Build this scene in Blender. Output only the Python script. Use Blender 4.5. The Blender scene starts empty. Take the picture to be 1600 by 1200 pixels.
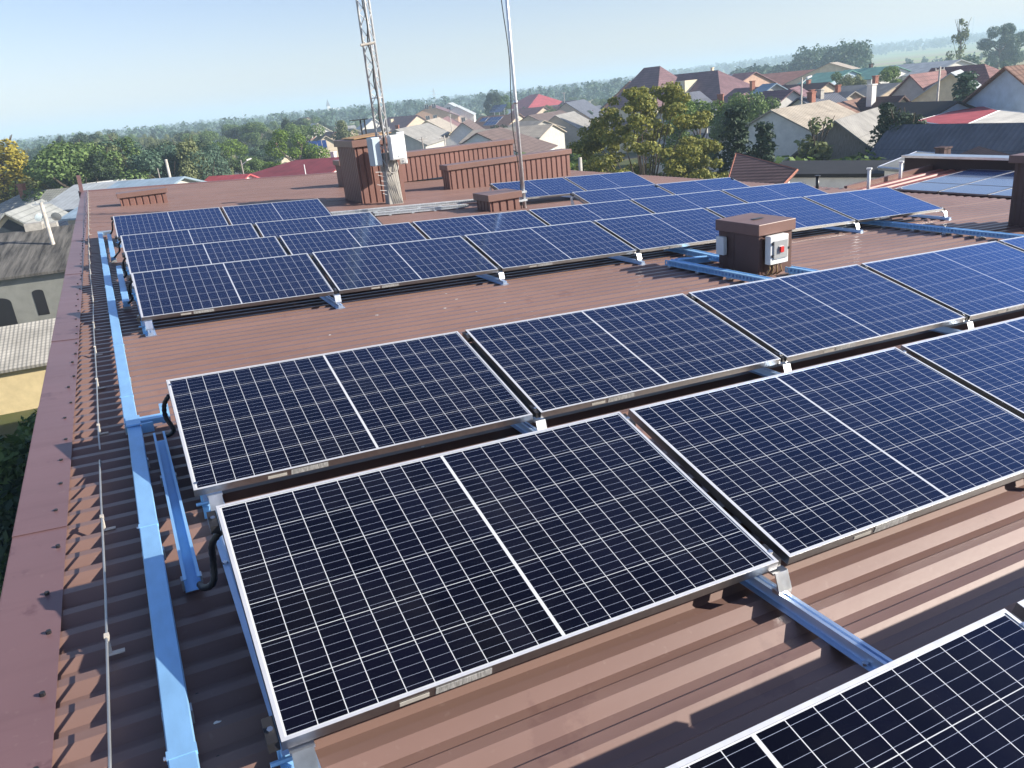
import bpy, math, random
import numpy as np
from mathutils import Matrix, Vector

scene = bpy.context.scene
# ------------------------------------------------------------------ frames
# "roof frame": x down the roof slope (along the ribs), y along the building, z off the sheet.
UP = Vector((-0.05473668, -0.00317224, 0.99849579)).normalized()
XA = (Vector((1, 0, 0)) - UP * UP.x).normalized()
YA = UP.cross(XA)
RW = Matrix((XA, YA, UP))                       # roof frame -> world
M_ROOF = RW.to_4x4()
# ------------------------------------------------------------------ camera
CAM_R = Matrix(((0.89175316, -0.18189043, 0.41435753),
                (-0.45015632, -0.26305563, 0.85332351),
                (-0.0462123, -0.94747961, -0.31645982)))
CAM_C = Vector((-0.15688582, -1.82984178, 1.70405099))
FPX = 1244.16
cam_d = bpy.data.cameras.new('camera')
cam_d.sensor_width = 36.0
cam_d.lens = 36.0 * FPX / 1600.0
cam_d.clip_start = 0.05
cam_d.clip_end = 20000.0
cam = bpy.data.objects.new('camera', cam_d)
scene.collection.objects.link(cam)
CW = RW @ CAM_R
CAMW = RW @ CAM_C
cam.matrix_world = Matrix.Translation(CAMW) @ (CW @ Matrix(((1, 0, 0), (0, -1, 0), (0, 0, -1)))).to_4x4()
scene.camera = cam
# ------------------------------------------------------------------ world, sun, exposure
SUN = (RW @ Vector((1.62, -1.12, 1.0))).normalized()
EL = math.asin(SUN.z)
world = bpy.data.worlds.new('World')
scene.world = world
world.use_nodes = True
wn = world.node_tree
sky = wn.nodes.new('ShaderNodeTexSky')
sky.sky_type = 'NISHITA'
sky.sun_disc = False
sky.sun_elevation = EL
sky.sun_rotation = math.atan2(SUN.x, SUN.y)
sky.altitude = 100
sky.air_density = 1.0
sky.dust_density = 0.7
sky.ozone_density = 3.0
wn.nodes['Background'].inputs['Strength'].default_value = 0.088
tint = wn.nodes.new('ShaderNodeMix'); tint.data_type = 'RGBA'; tint.blend_type = 'MULTIPLY'; tint.inputs[0].default_value = 1.0
tint.inputs[7].default_value = (1.14, 0.98, 1.03, 1)
wn.links.new(sky.outputs[0], tint.inputs[6])
wn.links.new(tint.outputs[2], wn.nodes['Background'].inputs['Color'])
sun_d = bpy.data.lights.new('sun', 'SUN')
sun_d.energy = 4.9
sun_d.angle = math.radians(0.5)
sun_d.color = (1.0, 0.93, 0.82)
sun = bpy.data.objects.new('sun', sun_d)
scene.collection.objects.link(sun)
sun.rotation_euler = SUN.to_track_quat('Z', 'Y').to_euler()
vs = scene.view_settings
vs.view_transform = 'Standard'
vs.look = 'None'
vs.exposure = 0.95
vs.gamma = 1.0
scene.cycles.max_bounces = 8
scene.cycles.volume_bounces = 1
scene.cycles.transparent_max_bounces = 12

DS = 1.18                                        # the town's distances, against the first survey
GZ = -11.28                                        # street level, world z
HAZE = 0.00058


def ray(u, v):
    return (CW @ Vector(((u - 800) / FPX, (v - 600) / FPX, 1.0))).normalized()


def wp(u, v, d):                                 # point seen at (u, v) at horizontal distance d
    r = ray(u, v)
    return CAMW + r * (d * DS / math.hypot(r.x, r.y))


def gp(u, v, z):                                 # point seen at (u, v) on the level z
    r = ray(u, v)
    return CAMW + r * ((z - CAMW.z) / r.z)


def gxy(u, d):                                   # ground position in image column u at distance d
    p = wp(u, 226 - 0.1 * u, d)
    return p.x, p.y


# ------------------------------------------------------------------ materials
def newmat(name):
    m = bpy.data.materials.new(name)
    m.use_nodes = True
    nt = m.node_tree
    return m, nt, nt.nodes['Principled BSDF']


class N:
    """tiny helper for building node expressions"""
    def __init__(s, nt): s.nt = nt

    def val(s, sock, x):
        if isinstance(x, (int, float)): sock.default_value = x
        elif isinstance(x, (tuple, list)): sock.default_value = (*x, 1.0) if len(x) == 3 and sock.type == 'RGBA' else x
        else: s.nt.links.new(x, sock)

    def math(s, op, a, b=0.0, c=None):
        n = s.nt.nodes.new('ShaderNodeMath'); n.operation = op
        s.val(n.inputs[0], a); s.val(n.inputs[1], b)
        if c is not None: s.val(n.inputs[2], c)
        return n.outputs[0]

    def mix(s, f, a, b):
        n = s.nt.nodes.new('ShaderNodeMix'); n.data_type = 'RGBA'
        s.val(n.inputs[0], f); s.val(n.inputs[6], a); s.val(n.inputs[7], b)
        return n.outputs[2]

    def coord(s, kind='Object'):
        return s.nt.nodes.new('ShaderNodeTexCoord').outputs[kind]

    def geo_pos(s): return s.nt.nodes.new('ShaderNodeNewGeometry').outputs['Position']

    def island(s): return s.nt.nodes.new('ShaderNodeNewGeometry').outputs['Random Per Island']

    def objrand(s): return s.nt.nodes.new('ShaderNodeObjectInfo').outputs['Random']

    def noise(s, vec, scale, detail=4, rough=0.55):
        n = s.nt.nodes.new('ShaderNodeTexNoise')
        s.nt.links.new(vec, n.inputs['Vector'])
        n.inputs['Scale'].default_value = scale; n.inputs['Detail'].default_value = detail
        n.inputs['Roughness'].default_value = rough
        return n.outputs[0]

    def scalevec(s, vec, sc):
        n = s.nt.nodes.new('ShaderNodeMapping'); s.nt.links.new(vec, n.inputs[0]); n.inputs['Scale'].default_value = sc
        return n.outputs[0]

    def ramp(s, f, pts):
        n = s.nt.nodes.new('ShaderNodeValToRGB'); s.nt.links.new(f, n.inputs[0])
        el = n.color_ramp.elements
        while len(el) < len(pts): el.new(0.5)
        for e, (p, c) in zip(el, pts):
            e.position = p; e.color = (*c, 1.0) if len(c) == 3 else c
        return n.outputs[0]

    def sep(s, vec):
        n = s.nt.nodes.new('ShaderNodeSeparateXYZ'); s.nt.links.new(vec, n.inputs[0])
        return n.outputs

    def bump(s, h, strength, dist):
        n = s.nt.nodes.new('ShaderNodeBump'); s.nt.links.new(h, n.inputs['Height'])
        n.inputs['Strength'].default_value = strength; n.inputs['Distance'].default_value = dist
        return n.outputs[0]


def plain(name, col, rough=0.6, metal=0.0, var=0.12, scale=3.0, bump=0.0, coat=0.0, streak=None):
    """painted / mineral surface with mottling in its own colour"""
    m, nt, b = newmat(name); n = N(nt)
    co = n.coord()
    v = n.scalevec(co, streak) if streak else co
    f = n.noise(v, scale, 6, 0.65)
    lo = tuple(max(0, c * (1 - var * 1.6)) for c in col); hi = tuple(min(1, c * (1 + var)) for c in col)
    nt.links.new(n.ramp(f, [(0.3, lo), (0.7, hi)]), b.inputs['Base Color'])
    b.inputs['Roughness'].default_value = rough; b.inputs['Metallic'].default_value = metal
    b.inputs['Coat Weight'].default_value = coat
    if bump: nt.links.new(n.bump(f, bump, 0.02), b.inputs['Normal'])
    return m


def roofmat(name, col, kind='tile', pitch=0.3, rough=0.7, var=0.25, spec=0.3):
    """house roof: courses across the slope (object y), columns along the ridge (object x)"""
    m, nt, b = newmat(name); n = N(nt)
    co = n.coord(); x, y, z = n.sep(co)
    f = n.noise(co, 0.7, 6, 0.65); f2 = n.noise(co, 6.0, 3)
    lo = tuple(c * (1 - var) for c in col); hi = tuple(min(1, c * (1 + var)) for c in col)
    c = n.ramp(f, [(0.32, lo), (0.68, hi)])
    c = n.mix(n.math('MULTIPLY', f2, 0.25), c, tuple(v * 0.55 for v in col))
    if kind == 'tile':
        d = n.math('PINGPONG', y, pitch * 0.5)
        line = n.math('LESS_THAN', d, pitch * 0.09)
        dx = n.math('PINGPONG', x, pitch * 0.42)
        lx = n.math('LESS_THAN', dx, pitch * 0.07)
        ln = n.math('MAXIMUM', line, lx)
        c = n.mix(n.math('MULTIPLY', ln, 0.55), c, tuple(v * 0.3 for v in col))
        nt.links.new(n.bump(n.math('SINE', n.math('MULTIPLY', x, 6.283 / (pitch * 0.84))), 0.22, 0.03), b.inputs['Normal'])
    elif kind == 'wave':
        sx = n.math('SINE', n.math('MULTIPLY', x, 6.283 / pitch))
        nt.links.new(n.bump(sx, 0.6, 0.05), b.inputs['Normal'])
        d = n.math('LESS_THAN', n.math('PINGPONG', y, 0.8), 0.03)
        c = n.mix(n.math('MULTIPLY', d, 0.4), c, tuple(v * 0.4 for v in col))
        c = n.mix(n.math('MULTIPLY', n.math('GREATER_THAN', sx, 0.6), 0.22), c, tuple(v * 0.45 for v in col))
    elif kind == 'sheet':
        d = n.math('LESS_THAN', n.math('PINGPONG', x, pitch * 0.5), 0.03)
        c = n.mix(n.math('MULTIPLY', d, 0.5), c, tuple(v * 0.5 for v in col))
    elif kind == 'felt':
        d = n.math('LESS_THAN', n.math('PINGPONG', y, 0.5), 0.02)
        c = n.mix(n.math('MULTIPLY', d, 0.3), c, tuple(v * 0.5 for v in col))
    nt.links.new(c, b.inputs['Base Color'])
    b.inputs['Roughness'].default_value = rough
    b.inputs['Specular IOR Level'].default_value = spec
    return m


def leafmat(name, c_dark, c_light, transl=0.25):
    m, nt, b = newmat(name); n = N(nt)
    r = n.island(); o = n.objrand()
    f = n.math('ADD', n.math('MULTIPLY', r, 0.75), n.math('MULTIPLY', o, 0.25))
    c = n.ramp(f, [(0.05, c_dark), (0.95, c_light)])
    nt.links.new(c, b.inputs['Base Color'])
    b.inputs['Roughness'].default_value = 0.6
    b.inputs['Specular IOR Level'].default_value = 0.25
    t = nt.nodes.new('ShaderNodeBsdfTranslucent'); nt.links.new(c, t.inputs['Color'])
    mx = nt.nodes.new('ShaderNodeMixShader'); mx.inputs[0].default_value = transl
    nt.links.new(b.outputs[0], mx.inputs[1]); nt.links.new(t.outputs[0], mx.inputs[2])
    nt.links.new(mx.outputs[0], nt.nodes['Material Output'].inputs['Surface'])
    return m


PL, PW, PG = 1.755, 1.038, 0.052                # solar panel length, width, gap
TILT = math.radians(14.36)


def panel_material():
    m, nt, b = newmat('solar_cells'); n = N(nt)
    co = n.coord(); x, y, z = n.sep(co)
    mx_, my_, cg = 0.017, 0.015, 0.010
    half = (PL - 2 * mx_ - cg) / 2; px = half / 10; py = (PW - 2 * my_) / 6
    xm = n.math('SUBTRACT', n.math('ABSOLUTE', n.math('SUBTRACT', x, PL / 2)), cg / 2)
    gx = n.math('LESS_THAN', n.math('PINGPONG', xm, px / 2), 0.0013)
    ym = n.math('SUBTRACT', y, my_)
    gy = n.math('LESS_THAN', n.math('PINGPONG', ym, py / 2), 0.0011)
    # margins: centre strip, ends, top and bottom
    c1 = n.math('LESS_THAN', xm, 0.0)
    c2 = n.math('GREATER_THAN', xm, half)
    c3 = n.math('LESS_THAN', ym, 0.0); c4 = n.math('GREATER_THAN', ym, PW - 2 * my_)
    white = n.math('MAXIMUM', gx, n.math('MAXIMUM', gy, n.math('MAXIMUM', n.math('MAXIMUM', c1, c2), n.math('MAXIMUM', c3, c4))))
    # cell ribbons, five to a cell
    rb = n.math('LESS_THAN', n.math('PINGPONG', n.math('ADD', ym, py / 10), py / 10), 0.00042)
    ix = n.math('FLOOR', n.math('DIVIDE', n.math('SUBTRACT', x, mx_), px))
    iy = n.math('FLOOR', n.math('DIVIDE', ym, py))
    cv = nt.nodes.new('ShaderNodeCombineXYZ')
    nt.links.new(ix, cv.inputs[0]); nt.links.new(iy, cv.inputs[1]); nt.links.new(n.math('MULTIPLY', n.objrand(), 50), cv.inputs[2])
    wnz = nt.nodes.new('ShaderNodeTexWhiteNoise'); nt.links.new(cv.outputs[0], wnz.inputs[0])
    cell = n.mix(wnz.outputs[0], (0.0022, 0.0024, 0.0055), (0.0042, 0.0046, 0.011))
    dust = n.noise(co, 2.3, 5)
    cell = n.mix(n.math('MULTIPLY', n.ramp(dust, [(0.45, (0, 0, 0)), (0.75, (1, 1, 1))]), 0.02), cell, (0.35, 0.33, 0.30))
    c = n.mix(rb, cell, (0.34, 0.38, 0.48))
    c = n.mix(white, c, (0.54, 0.56, 0.58))
    nt.links.new(c, b.inputs['Base Color'])
    b.inputs['Roughness'].default_value = 0.25
    b.inputs['Specular IOR Level'].default_value = 0.04
    b.inputs['Specular Tint'].default_value = (0.45, 0.6, 1.0, 1)
    b.inputs['Coat Weight'].default_value = 0.25
    b.inputs['Coat Roughness'].default_value = 0.05
    b.inputs['Coat IOR'].default_value = 1.30
    # blue anti-reflection film: reflects more, and bluer, at a grazing angle
    lw = nt.nodes.new('ShaderNodeLayerWeight'); lw.inputs[0].default_value = 0.5
    fz = n.math('MULTIPLY', n.math('POWER', lw.outputs['Facing'], 4.0), 1.7)
    gls = nt.nodes.new('ShaderNodeBsdfGlossy'); gls.inputs['Color'].default_value = (0.26, 0.50, 1.0, 1); gls.inputs['Roughness'].default_value = 0.10
    ms = nt.nodes.new('ShaderNodeMixShader'); nt.links.new(fz, ms.inputs[0]); nt.links.new(b.outputs[0], ms.inputs[1]); nt.links.new(gls.outputs[0], ms.inputs[2])
    nt.links.new(ms.outputs[0], nt.nodes['Material Output'].inputs['Surface'])
    return m


def roof_sheet_material(name, col, rough, wetk=0.28):
    m, nt, b = newmat(name); n = N(nt)
    co = n.coord()
    f = n.noise(co, 0.45, 5, 0.6); g = n.noise(n.scalevec(co, (0.6, 6.0, 6.0)), 1.6, 6, 0.7); sp = n.noise(co, 26.0, 2, 0.5)
    lo = tuple(c * 0.84 for c in col); hi = tuple(c * 1.14 for c in col)
    c = n.ramp(f, [(0.3, lo), (0.7, hi)])
    c = n.mix(n.math('MULTIPLY', n.ramp(g, [(0.52, (0, 0, 0)), (0.72, (1, 1, 1))]), 0.25), c, (col[0] * 0.55, col[1] * 0.5, col[2] * 0.5))
    c = n.mix(n.math('MULTIPLY', n.ramp(sp, [(0.68, (0, 0, 0)), (0.76, (1, 1, 1))]), 0.14), c, (0.34, 0.27, 0.24))
    # wet patches and bird lime
    wet = n.ramp(n.noise(co, 1.9, 6, 0.7), [(0.60, (0, 0, 0)), (0.64, (1, 1, 1))])
    c = n.mix(n.math('MULTIPLY', wet, wetk), c, (col[0] * 0.5, col[1] * 0.38, col[2] * 0.42))
    nt.links.new(c, b.inputs['Base Color'])
    rr = n.math('ADD', rough, n.math('MULTIPLY', g, 0.12))
    nt.links.new(rr, b.inputs['Roughness'])
    b.inputs['Specular IOR Level'].default_value = 0.5
    nt.links.new(n.bump(n.noise(co, 7.0, 3), 0.08, 0.01), b.inputs['Normal'])
    return m


def metal(name, col, rough, var=0.1, met=1.0, scale=9.0):
    m, nt, b = newmat(name); n = N(nt)
    f = n.noise(n.scalevec(n.coord(), (3, 1, 3)), scale, 5)
    nt.links.new(n.ramp(f, [(0.3, tuple(c * (1 - var) for c in col)), (0.7, tuple(min(1, c * (1 + var)) for c in col))]), b.inputs['Base Color'])
    b.inputs['Metallic'].default_value = met
    nt.links.new(n.math('ADD', rough, n.math('MULTIPLY', f, 0.12)), b.inputs['Roughness'])
    return m


def glassy(name, col, rough=0.08):
    m, nt, b = newmat(name)
    b.inputs['Base Color'].default_value = (*col, 1); b.inputs['Roughness'].default_value = rough
    b.inputs['Coat Weight'].default_value = 0.6
    return m


M = {}
M['cells'] = panel_material()
M['frame'] = metal('anodised_frame', (0.36, 0.36, 0.36), 0.28)  # same metal as the lip, its dark reflections put into the colour
M['lip'] = metal('sunlit_frame_lip', (0.82, 0.82, 0.82), 0.32, 0.05, 0.55)  # frame metal again, paler: sun glare put into the colour
M['rail'] = metal('rail_aluminium', (0.50, 0.63, 0.82), 0.34, 0.08, 0.75)
M['alu'] = metal('mill_aluminium', (0.72, 0.73, 0.74), 0.28)
M['zinc'] = metal('galvanised_tray', (0.30, 0.57, 0.86), 0.40, 0.10, 0.45, 5.0)
M['zincgrey'] = metal('galvanised_grey', (0.55, 0.58, 0.60), 0.42, 0.15, 0.8)
M['black'] = plain('black_rubber', (0.012, 0.012, 0.014), 0.5)
M['clamp'] = plain('black_clamp', (0.02, 0.02, 0.022), 0.35)
M['bolt'] = metal('steel_bolt', (0.7, 0.7, 0.7), 0.2)
M['sheet'] = roof_sheet_material('brown_roof_sheet', (0.188, 0.114, 0.094), 0.30)
M['flash'] = roof_sheet_material('mauve_flashing', (0.165, 0.094, 0.096), 0.34, 0.6)
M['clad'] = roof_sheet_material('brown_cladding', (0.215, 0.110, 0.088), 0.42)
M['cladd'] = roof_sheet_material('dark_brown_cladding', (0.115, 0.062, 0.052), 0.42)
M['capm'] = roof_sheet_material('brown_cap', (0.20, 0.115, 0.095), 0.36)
M['render'] = plain('grey_render', (0.42, 0.40, 0.36), 0.85, bump=0.2)
M['concrete'] = plain('concrete', (0.40, 0.38, 0.34), 0.85, var=0.18, scale=3, bump=0.03)
M['mast'] = metal('mast_steel', (0.60, 0.61, 0.61), 0.45, 0.15, 0.5)
M['polem'] = metal('pole_alu', (0.74, 0.75, 0.76), 0.3, 0.06, 0.8)
M['boxw'] = plain('white_enclosure', (0.80, 0.80, 0.77), 0.35, var=0.04)
M['boxb'] = plain('blue_grey_enclosure', (0.46, 0.55, 0.60), 0.4, var=0.08)
M['red'] = plain('red_switch', (0.55, 0.03, 0.03), 0.35, var=0.05)
M['yellow'] = plain('yellow_plate', (0.75, 0.55, 0.04), 0.4, var=0.05)
M['smoke'] = glassy('clear_door', (0.35, 0.36, 0.36))
M['cable'] = plain('grey_cable', (0.42, 0.40, 0.37), 0.5)
M['wire'] = metal('zinc_wire', (0.55, 0.54, 0.50), 0.4, 0.1, 0.8)
M['tan'] = plain('tan_cable', (0.30, 0.20, 0.10), 0.6)
M['ply'] = plain('plywood', (0.42, 0.26, 0.13), 0.7, var=0.2)
M['sticker'] = plain('sticker', (0.34, 0.34, 0.33), 0.5, var=0.45, scale=160, streak=(1, 0.15, 0.15))
M['bark'] = plain('bark', (0.10, 0.075, 0.055), 0.9, var=0.3, scale=12)
M['wood'] = plain('weathered_wood', (0.30, 0.27, 0.24), 0.85, var=0.3, scale=4, streak=(8, 8, 0.6))
M['woodlight'] = plain('pale_pole_wood', (0.50, 0.46, 0.40), 0.85, var=0.2, scale=4)
M['glass'] = glassy('window_glass', (0.03, 0.04, 0.05))
M['winframe'] = plain('window_frame', (0.78, 0.78, 0.76), 0.5, var=0.04)
M['pvblue'] = glassy('blue_pv', (0.02, 0.05, 0.16), 0.12)
M['brick'] = plain('brick', (0.33, 0.13, 0.085), 0.85, var=0.25, scale=9)
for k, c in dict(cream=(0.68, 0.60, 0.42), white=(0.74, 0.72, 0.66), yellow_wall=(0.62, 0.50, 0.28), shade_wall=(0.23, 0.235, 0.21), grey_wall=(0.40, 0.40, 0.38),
                 pink=(0.60, 0.36, 0.24), paleblue=(0.58, 0.66, 0.70), beige=(0.56, 0.47, 0.35), dirty=(0.46, 0.45, 0.40),
                 blueboard=(0.42, 0.52, 0.62), orange_wall=(0.62, 0.22, 0.13), brickw=(0.45, 0.30, 0.22)).items():
    M[k] = plain('wall_' + k, c, 0.85, var=0.10, scale=1.4, bump=0.1)
for k, c, kd, pt in (('r_grey', (0.33, 0.34, 0.32), 'tile', 0.36), ('r_slate', (0.42, 0.40, 0.35), 'tile', 0.24), ('r_old', (0.16, 0.15, 0.13), 'wave', 1.1),
                     ('r_mauve', (0.24, 0.125, 0.115), 'tile', 0.45), ('r_brown', (0.23, 0.135, 0.10), 'tile', 0.5), ('r_darktile', (0.16, 0.115, 0.10), 'tile', 0.55),
                     ('r_maroon', (0.22, 0.045, 0.055), 'sheet', 0.9), ('r_red', (0.42, 0.08, 0.09), 'sheet', 0.9), ('r_orange', (0.34, 0.15, 0.105), 'sheet', 1.2),
                     ('r_green', (0.13, 0.30, 0.25), 'sheet', 1.0), ('r_asb', (0.30, 0.29, 0.265), 'wave', 0.35), ('r_asbd', (0.115, 0.125, 0.155), 'wave', 0.35),
                     ('r_tan', (0.40, 0.35, 0.28), 'wave', 0.4), ('r_felt', (0.028, 0.028, 0.028), 'felt', 1), ('r_feltgrey', (0.24, 0.25, 0.24), 'felt', 1),
                     ('r_steel', (0.42, 0.45, 0.46), 'sheet', 0.5), ('r_blue', (0.30, 0.40, 0.48), 'sheet', 0.6), ('r_white', (0.72, 0.68, 0.58), 'felt', 1),
                     ('r_dbrown', (0.095, 0.055, 0.05), 'tile', 0.4), ('r_purple', (0.20, 0.115, 0.125), 'tile', 0.45)):
    M[k] = roofmat('roof_' + k[2:], c, kd, pt)
M['r_old'] = plain('roof_old_boards', (0.115, 0.108, 0.095), 0.9, var=0.62, scale=2.2, streak=(1.6, 0.16, 0.2))
L = {}
L['mid'] = leafmat('leaf_mid', (0.055, 0.105, 0.036), (0.19, 0.27, 0.085))
L['bright'] = leafmat('leaf_bright', (0.06, 0.12, 0.018), (0.20, 0.29, 0.045))
L['olive'] = leafmat('leaf_olive', (0.09, 0.12, 0.050), (0.26, 0.29, 0.13))
L['dark'] = leafmat('leaf_dark', (0.016, 0.036, 0.020), (0.060, 0.092, 0.045), 0.12)
L['gold'] = leafmat('leaf_gold', (0.085, 0.125, 0.026), (0.33, 0.31, 0.07))
L['yellow'] = leafmat('leaf_yellow', (0.22, 0.20, 0.03), (0.50, 0.40, 0.06))
L['blue'] = leafmat('leaf_blue_hazy', (0.04, 0.09, 0.065), (0.13, 0.20, 0.125))  # blue-green leaves; the far woods' haze is put into this colour


# ------------------------------------------------------------------ mesh builder
class MB:
    def __init__(s): s.v = []; s.f = []

    def add(s, vs, fs):
        o = len(s.v); s.v.extend([tuple(p) for p in vs]); s.f.extend([tuple(i + o for i in f) for f in fs])
        return s

    def box(s, x0, x1, y0, y1, z0, z1):
        return s.add([(x0, y0, z0), (x1, y0, z0), (x1, y1, z0), (x0, y1, z0), (x0, y0, z1), (x1, y0, z1), (x1, y1, z1), (x0, y1, z1)],
                     [(0, 3, 2, 1), (4, 5, 6, 7), (0, 1, 5, 4), (1, 2, 6, 5), (2, 3, 7, 6), (3, 0, 4, 7)])

    def hexa(s, lo, hi):                         # two quads (4 corners each, ccw from above)
        return s.add(list(lo) + list(hi), [(0, 3, 2, 1), (4, 5, 6, 7), (0, 1, 5, 4), (1, 2, 6, 5), (2, 3, 7, 6), (3, 0, 4, 7)])

    def slab(s, pts, t):                         # polygon given ccw from above, thickened downwards
        n = len(pts); hi = [tuple(p) for p in pts]; lo = [(p[0], p[1], p[2] - t) for p in pts]
        return s.add(hi + lo, [tuple(range(n)), tuple(range(2 * n - 1, n - 1, -1))] + [(i, n + i, n + (i + 1) % n, (i + 1) % n) for i in range(n)])

    def prism(s, prof, p0, p1, axis):            # 2-D profile extruded along axis 'x' | 'y' | 'z'
        n = len(prof)
        mk = {'x': lambda a, b, t: (t, a, b), 'y': lambda a, b, t: (a, t, b), 'z': lambda a, b, t: (a, b, t)}[axis]
        vs_ = [mk(a, b, p0) for a, b in prof] + [mk(a, b, p1) for a, b in prof]
        return s.add(vs_, [tuple(range(n - 1, -1, -1)), tuple(range(n, 2 * n))] + [(i, (i + 1) % n, n + (i + 1) % n, n + i) for i in range(n)])

    def tube(s, pts, r, n=8, cap=True):
        pts = [Vector(p) for p in pts]; rs = r if isinstance(r, (list, tuple)) else [r] * len(pts)
        rings = []; prev = None
        for i, p in enumerate(pts):
            t = (pts[min(i + 1, len(pts) - 1)] - pts[max(i - 1, 0)]).normalized()
            a = prev if prev is not None else (Vector((1, 0, 0)) if abs(t.x) < 0.8 else Vector((0, 1, 0)))
            a = (a - t * a.dot(t)).normalized(); b = t.cross(a); prev = a
            rings.append([p + (a * math.cos(6.28318 * k / n) + b * math.sin(6.28318 * k / n)) * rs[i] for k in range(n)])
        vs_ = [q for ring in rings for q in ring]; fs = []
        for i in range(len(pts) - 1):
            for k in range(n):
                fs.append((i * n + k, i * n + (k + 1) % n, (i + 1) * n + (k + 1) % n, (i + 1) * n + k))
        if cap: fs += [tuple(range(n - 1, -1, -1)), tuple(range((len(pts) - 1) * n, len(pts) * n))]
        return s.add(vs_, fs)

    def build(s, name, mat, parent=None, mw=None, smooth=False, bevel=0):
        me = bpy.data.meshes.new(name); me.from_pydata(s.v, [], s.f); me.update()
        me.materials.append(mat)
        if smooth: me.polygons.foreach_set('use_smooth', [True] * len(me.polygons))
        o = bpy.data.objects.new(name, me); scene.collection.objects.link(o)
        if parent is not None: o.parent = parent
        if mw is not None: o.matrix_world = mw
        if bevel:
            b = o.modifiers.new('bevel', 'BEVEL'); b.width = bevel; b.segments = 2; b.limit_method = 'ANGLE'
        return o


def tag(o, label, cat, group=None, kind=None):
    if label: o['label'] = label
    if cat: o['category'] = cat
    if group: o['group'] = group
    if kind: o['kind'] = kind
    return o


def thing(name, label, cat, mw, group=None):
    o = bpy.data.objects.new(name, None); scene.collection.objects.link(o)
    o.empty_display_size = 0.2; o.matrix_world = mw
    return tag(o, label, cat, group)


def kids(o): return [c for c in scene.collection.objects if c.parent == o]


def dup(root, mw, label, group=None):
    r = root.copy(); scene.collection.objects.link(r); r.matrix_world = mw; r['label'] = label
    if group: r['group'] = group
    for ch in CH.get(root.name, kids(root)):
        c = ch.copy(); scene.collection.objects.link(c); c.parent = r
        for g in CH.get(ch.name, ()):
            d = g.copy(); scene.collection.objects.link(d); d.parent = c
    return r


CH = {}                                          # children of the prototypes, read once


def roofm(x, y, z=0.0): return M_ROOF @ Matrix.Translation((x, y, z))


def upm(x, y, z=0.0, yaw=0.0):                   # stands plumb on the sloping roof
    return Matrix.Translation(RW @ Vector((x, y, z))) @ Matrix.Rotation(yaw, 4, 'Z')


ORD = ['first', 'second', 'third', 'fourth', 'fifth', 'sixth', 'seventh']
rng = random.Random(7)
# ================================================================== THE ROOF WE STAND ON
RX0, RX1, RY0, RY1 = -0.60, 13.62, -4.0, 29.6
bld = thing('flat_roofed_building', 'long low building under a brown ribbed metal roof that carries the solar panels', 'building', M_ROOF)
PIT, DEP = 0.155, 0.031
prof = []; y = RY0; k = 0
while y < RY1:
    st = 0.006 * (1 - (k % 7) / 7.0)            # sheets lap every seventh rib
    prof += [(y, st), (y + 0.042, st), (y + 0.074, st - DEP), (y + 0.113, st - DEP)]
    y += PIT; k += 1
vs_ = []; xs = [RX0, RX1]
for x in xs: vs_ += [(x, a, b) for a, b in prof]
n_ = len(prof); mb = MB()
mb.add(vs_, [(i, i + n_, i + n_ + 1, i + 1) for i in range(n_ - 1)])
mb.build('roof_sheet', M['sheet'], bld)
mb = MB()                                        # parapet flashing in overlapping lengths, left edge
y = RY0; i = 0
while y < RY1:
    y2 = min(y + 2.02, RY1); z = 0.012 + 0.0045 * (i % 2)
    mb.slab([(-0.80, y, z + 0.006), (-0.585, y, z), (-0.585, y2 + 0.03, z), (-0.80, y2 + 0.03, z + 0.006)], 0.0015)
    mb.box(-0.803 - 0.001 * (i % 2), -0.801, y, y2 + 0.02, -0.22, z + 0.006)
    y = y2; i += 1
mb.build('edge_flashing', M['flash'], bld)
mb = MB(); mb.box(-0.9, 13.75, RY1 + 0.003, RY1 + 0.16, -0.25, 0.035); mb.build('edge_flashing', M['flash'], bld)
mb = MB(); mb.box(-0.86, -0.74, RY1 - 0.05, RY1 + 0.02, -0.1, 0.55); mb.build('corner_post', M['flash'], bld)
mb = MB(); mb.box(RX1 + 0.002, RX1 + 0.22, RY0, RY1, -0.12, -0.045); mb.build('valley_gutter', M['flash'], bld)
mb = MB(); mb.box(-0.78, 13.5, RY0 + 0.05, RY1 - 0.05, -9.4, -0.10); mb.build('wall', M['render'], bld)
mb = MB()                                        # fixing screws with their washers
for j in range(-20, 190):
    yy = j * PIT + 0.094 + rng.uniform(-0.01, 0.01)
    if yy < RY0 or yy > RY1: continue
    for xx in (-0.16, 1.35, 2.85, 4.35, 5.85, 7.4, 8.9, 10.4, 11.9, 13.2):
        if xx > 0 and (j + int(xx * 3)) % 4: continue
        x_ = xx + rng.uniform(-0.03, 0.03)
        mb.tube([(x_, yy, -DEP), (x_, yy, -DEP + 0.006)], 0.011, 6); mb.tube([(x_, yy, -DEP), (x_, yy, -DEP + 0.014)], 0.006, 6)
for j in range(-8, 80):
    yy = j * 0.37 + rng.uniform(-0.05, 0.05); x_ = -0.62 + rng.uniform(-0.02, 0.02)
    if RY0 < yy < RY1: mb.tube([(x_, yy, 0.012), (x_, yy, 0.026)], 0.009, 6)
o = mb.build('roof_screw', M['clamp'], bld); o['kind'] = 'stuff'
mb = MB()                                        # bird droppings: small raised splashes
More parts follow.
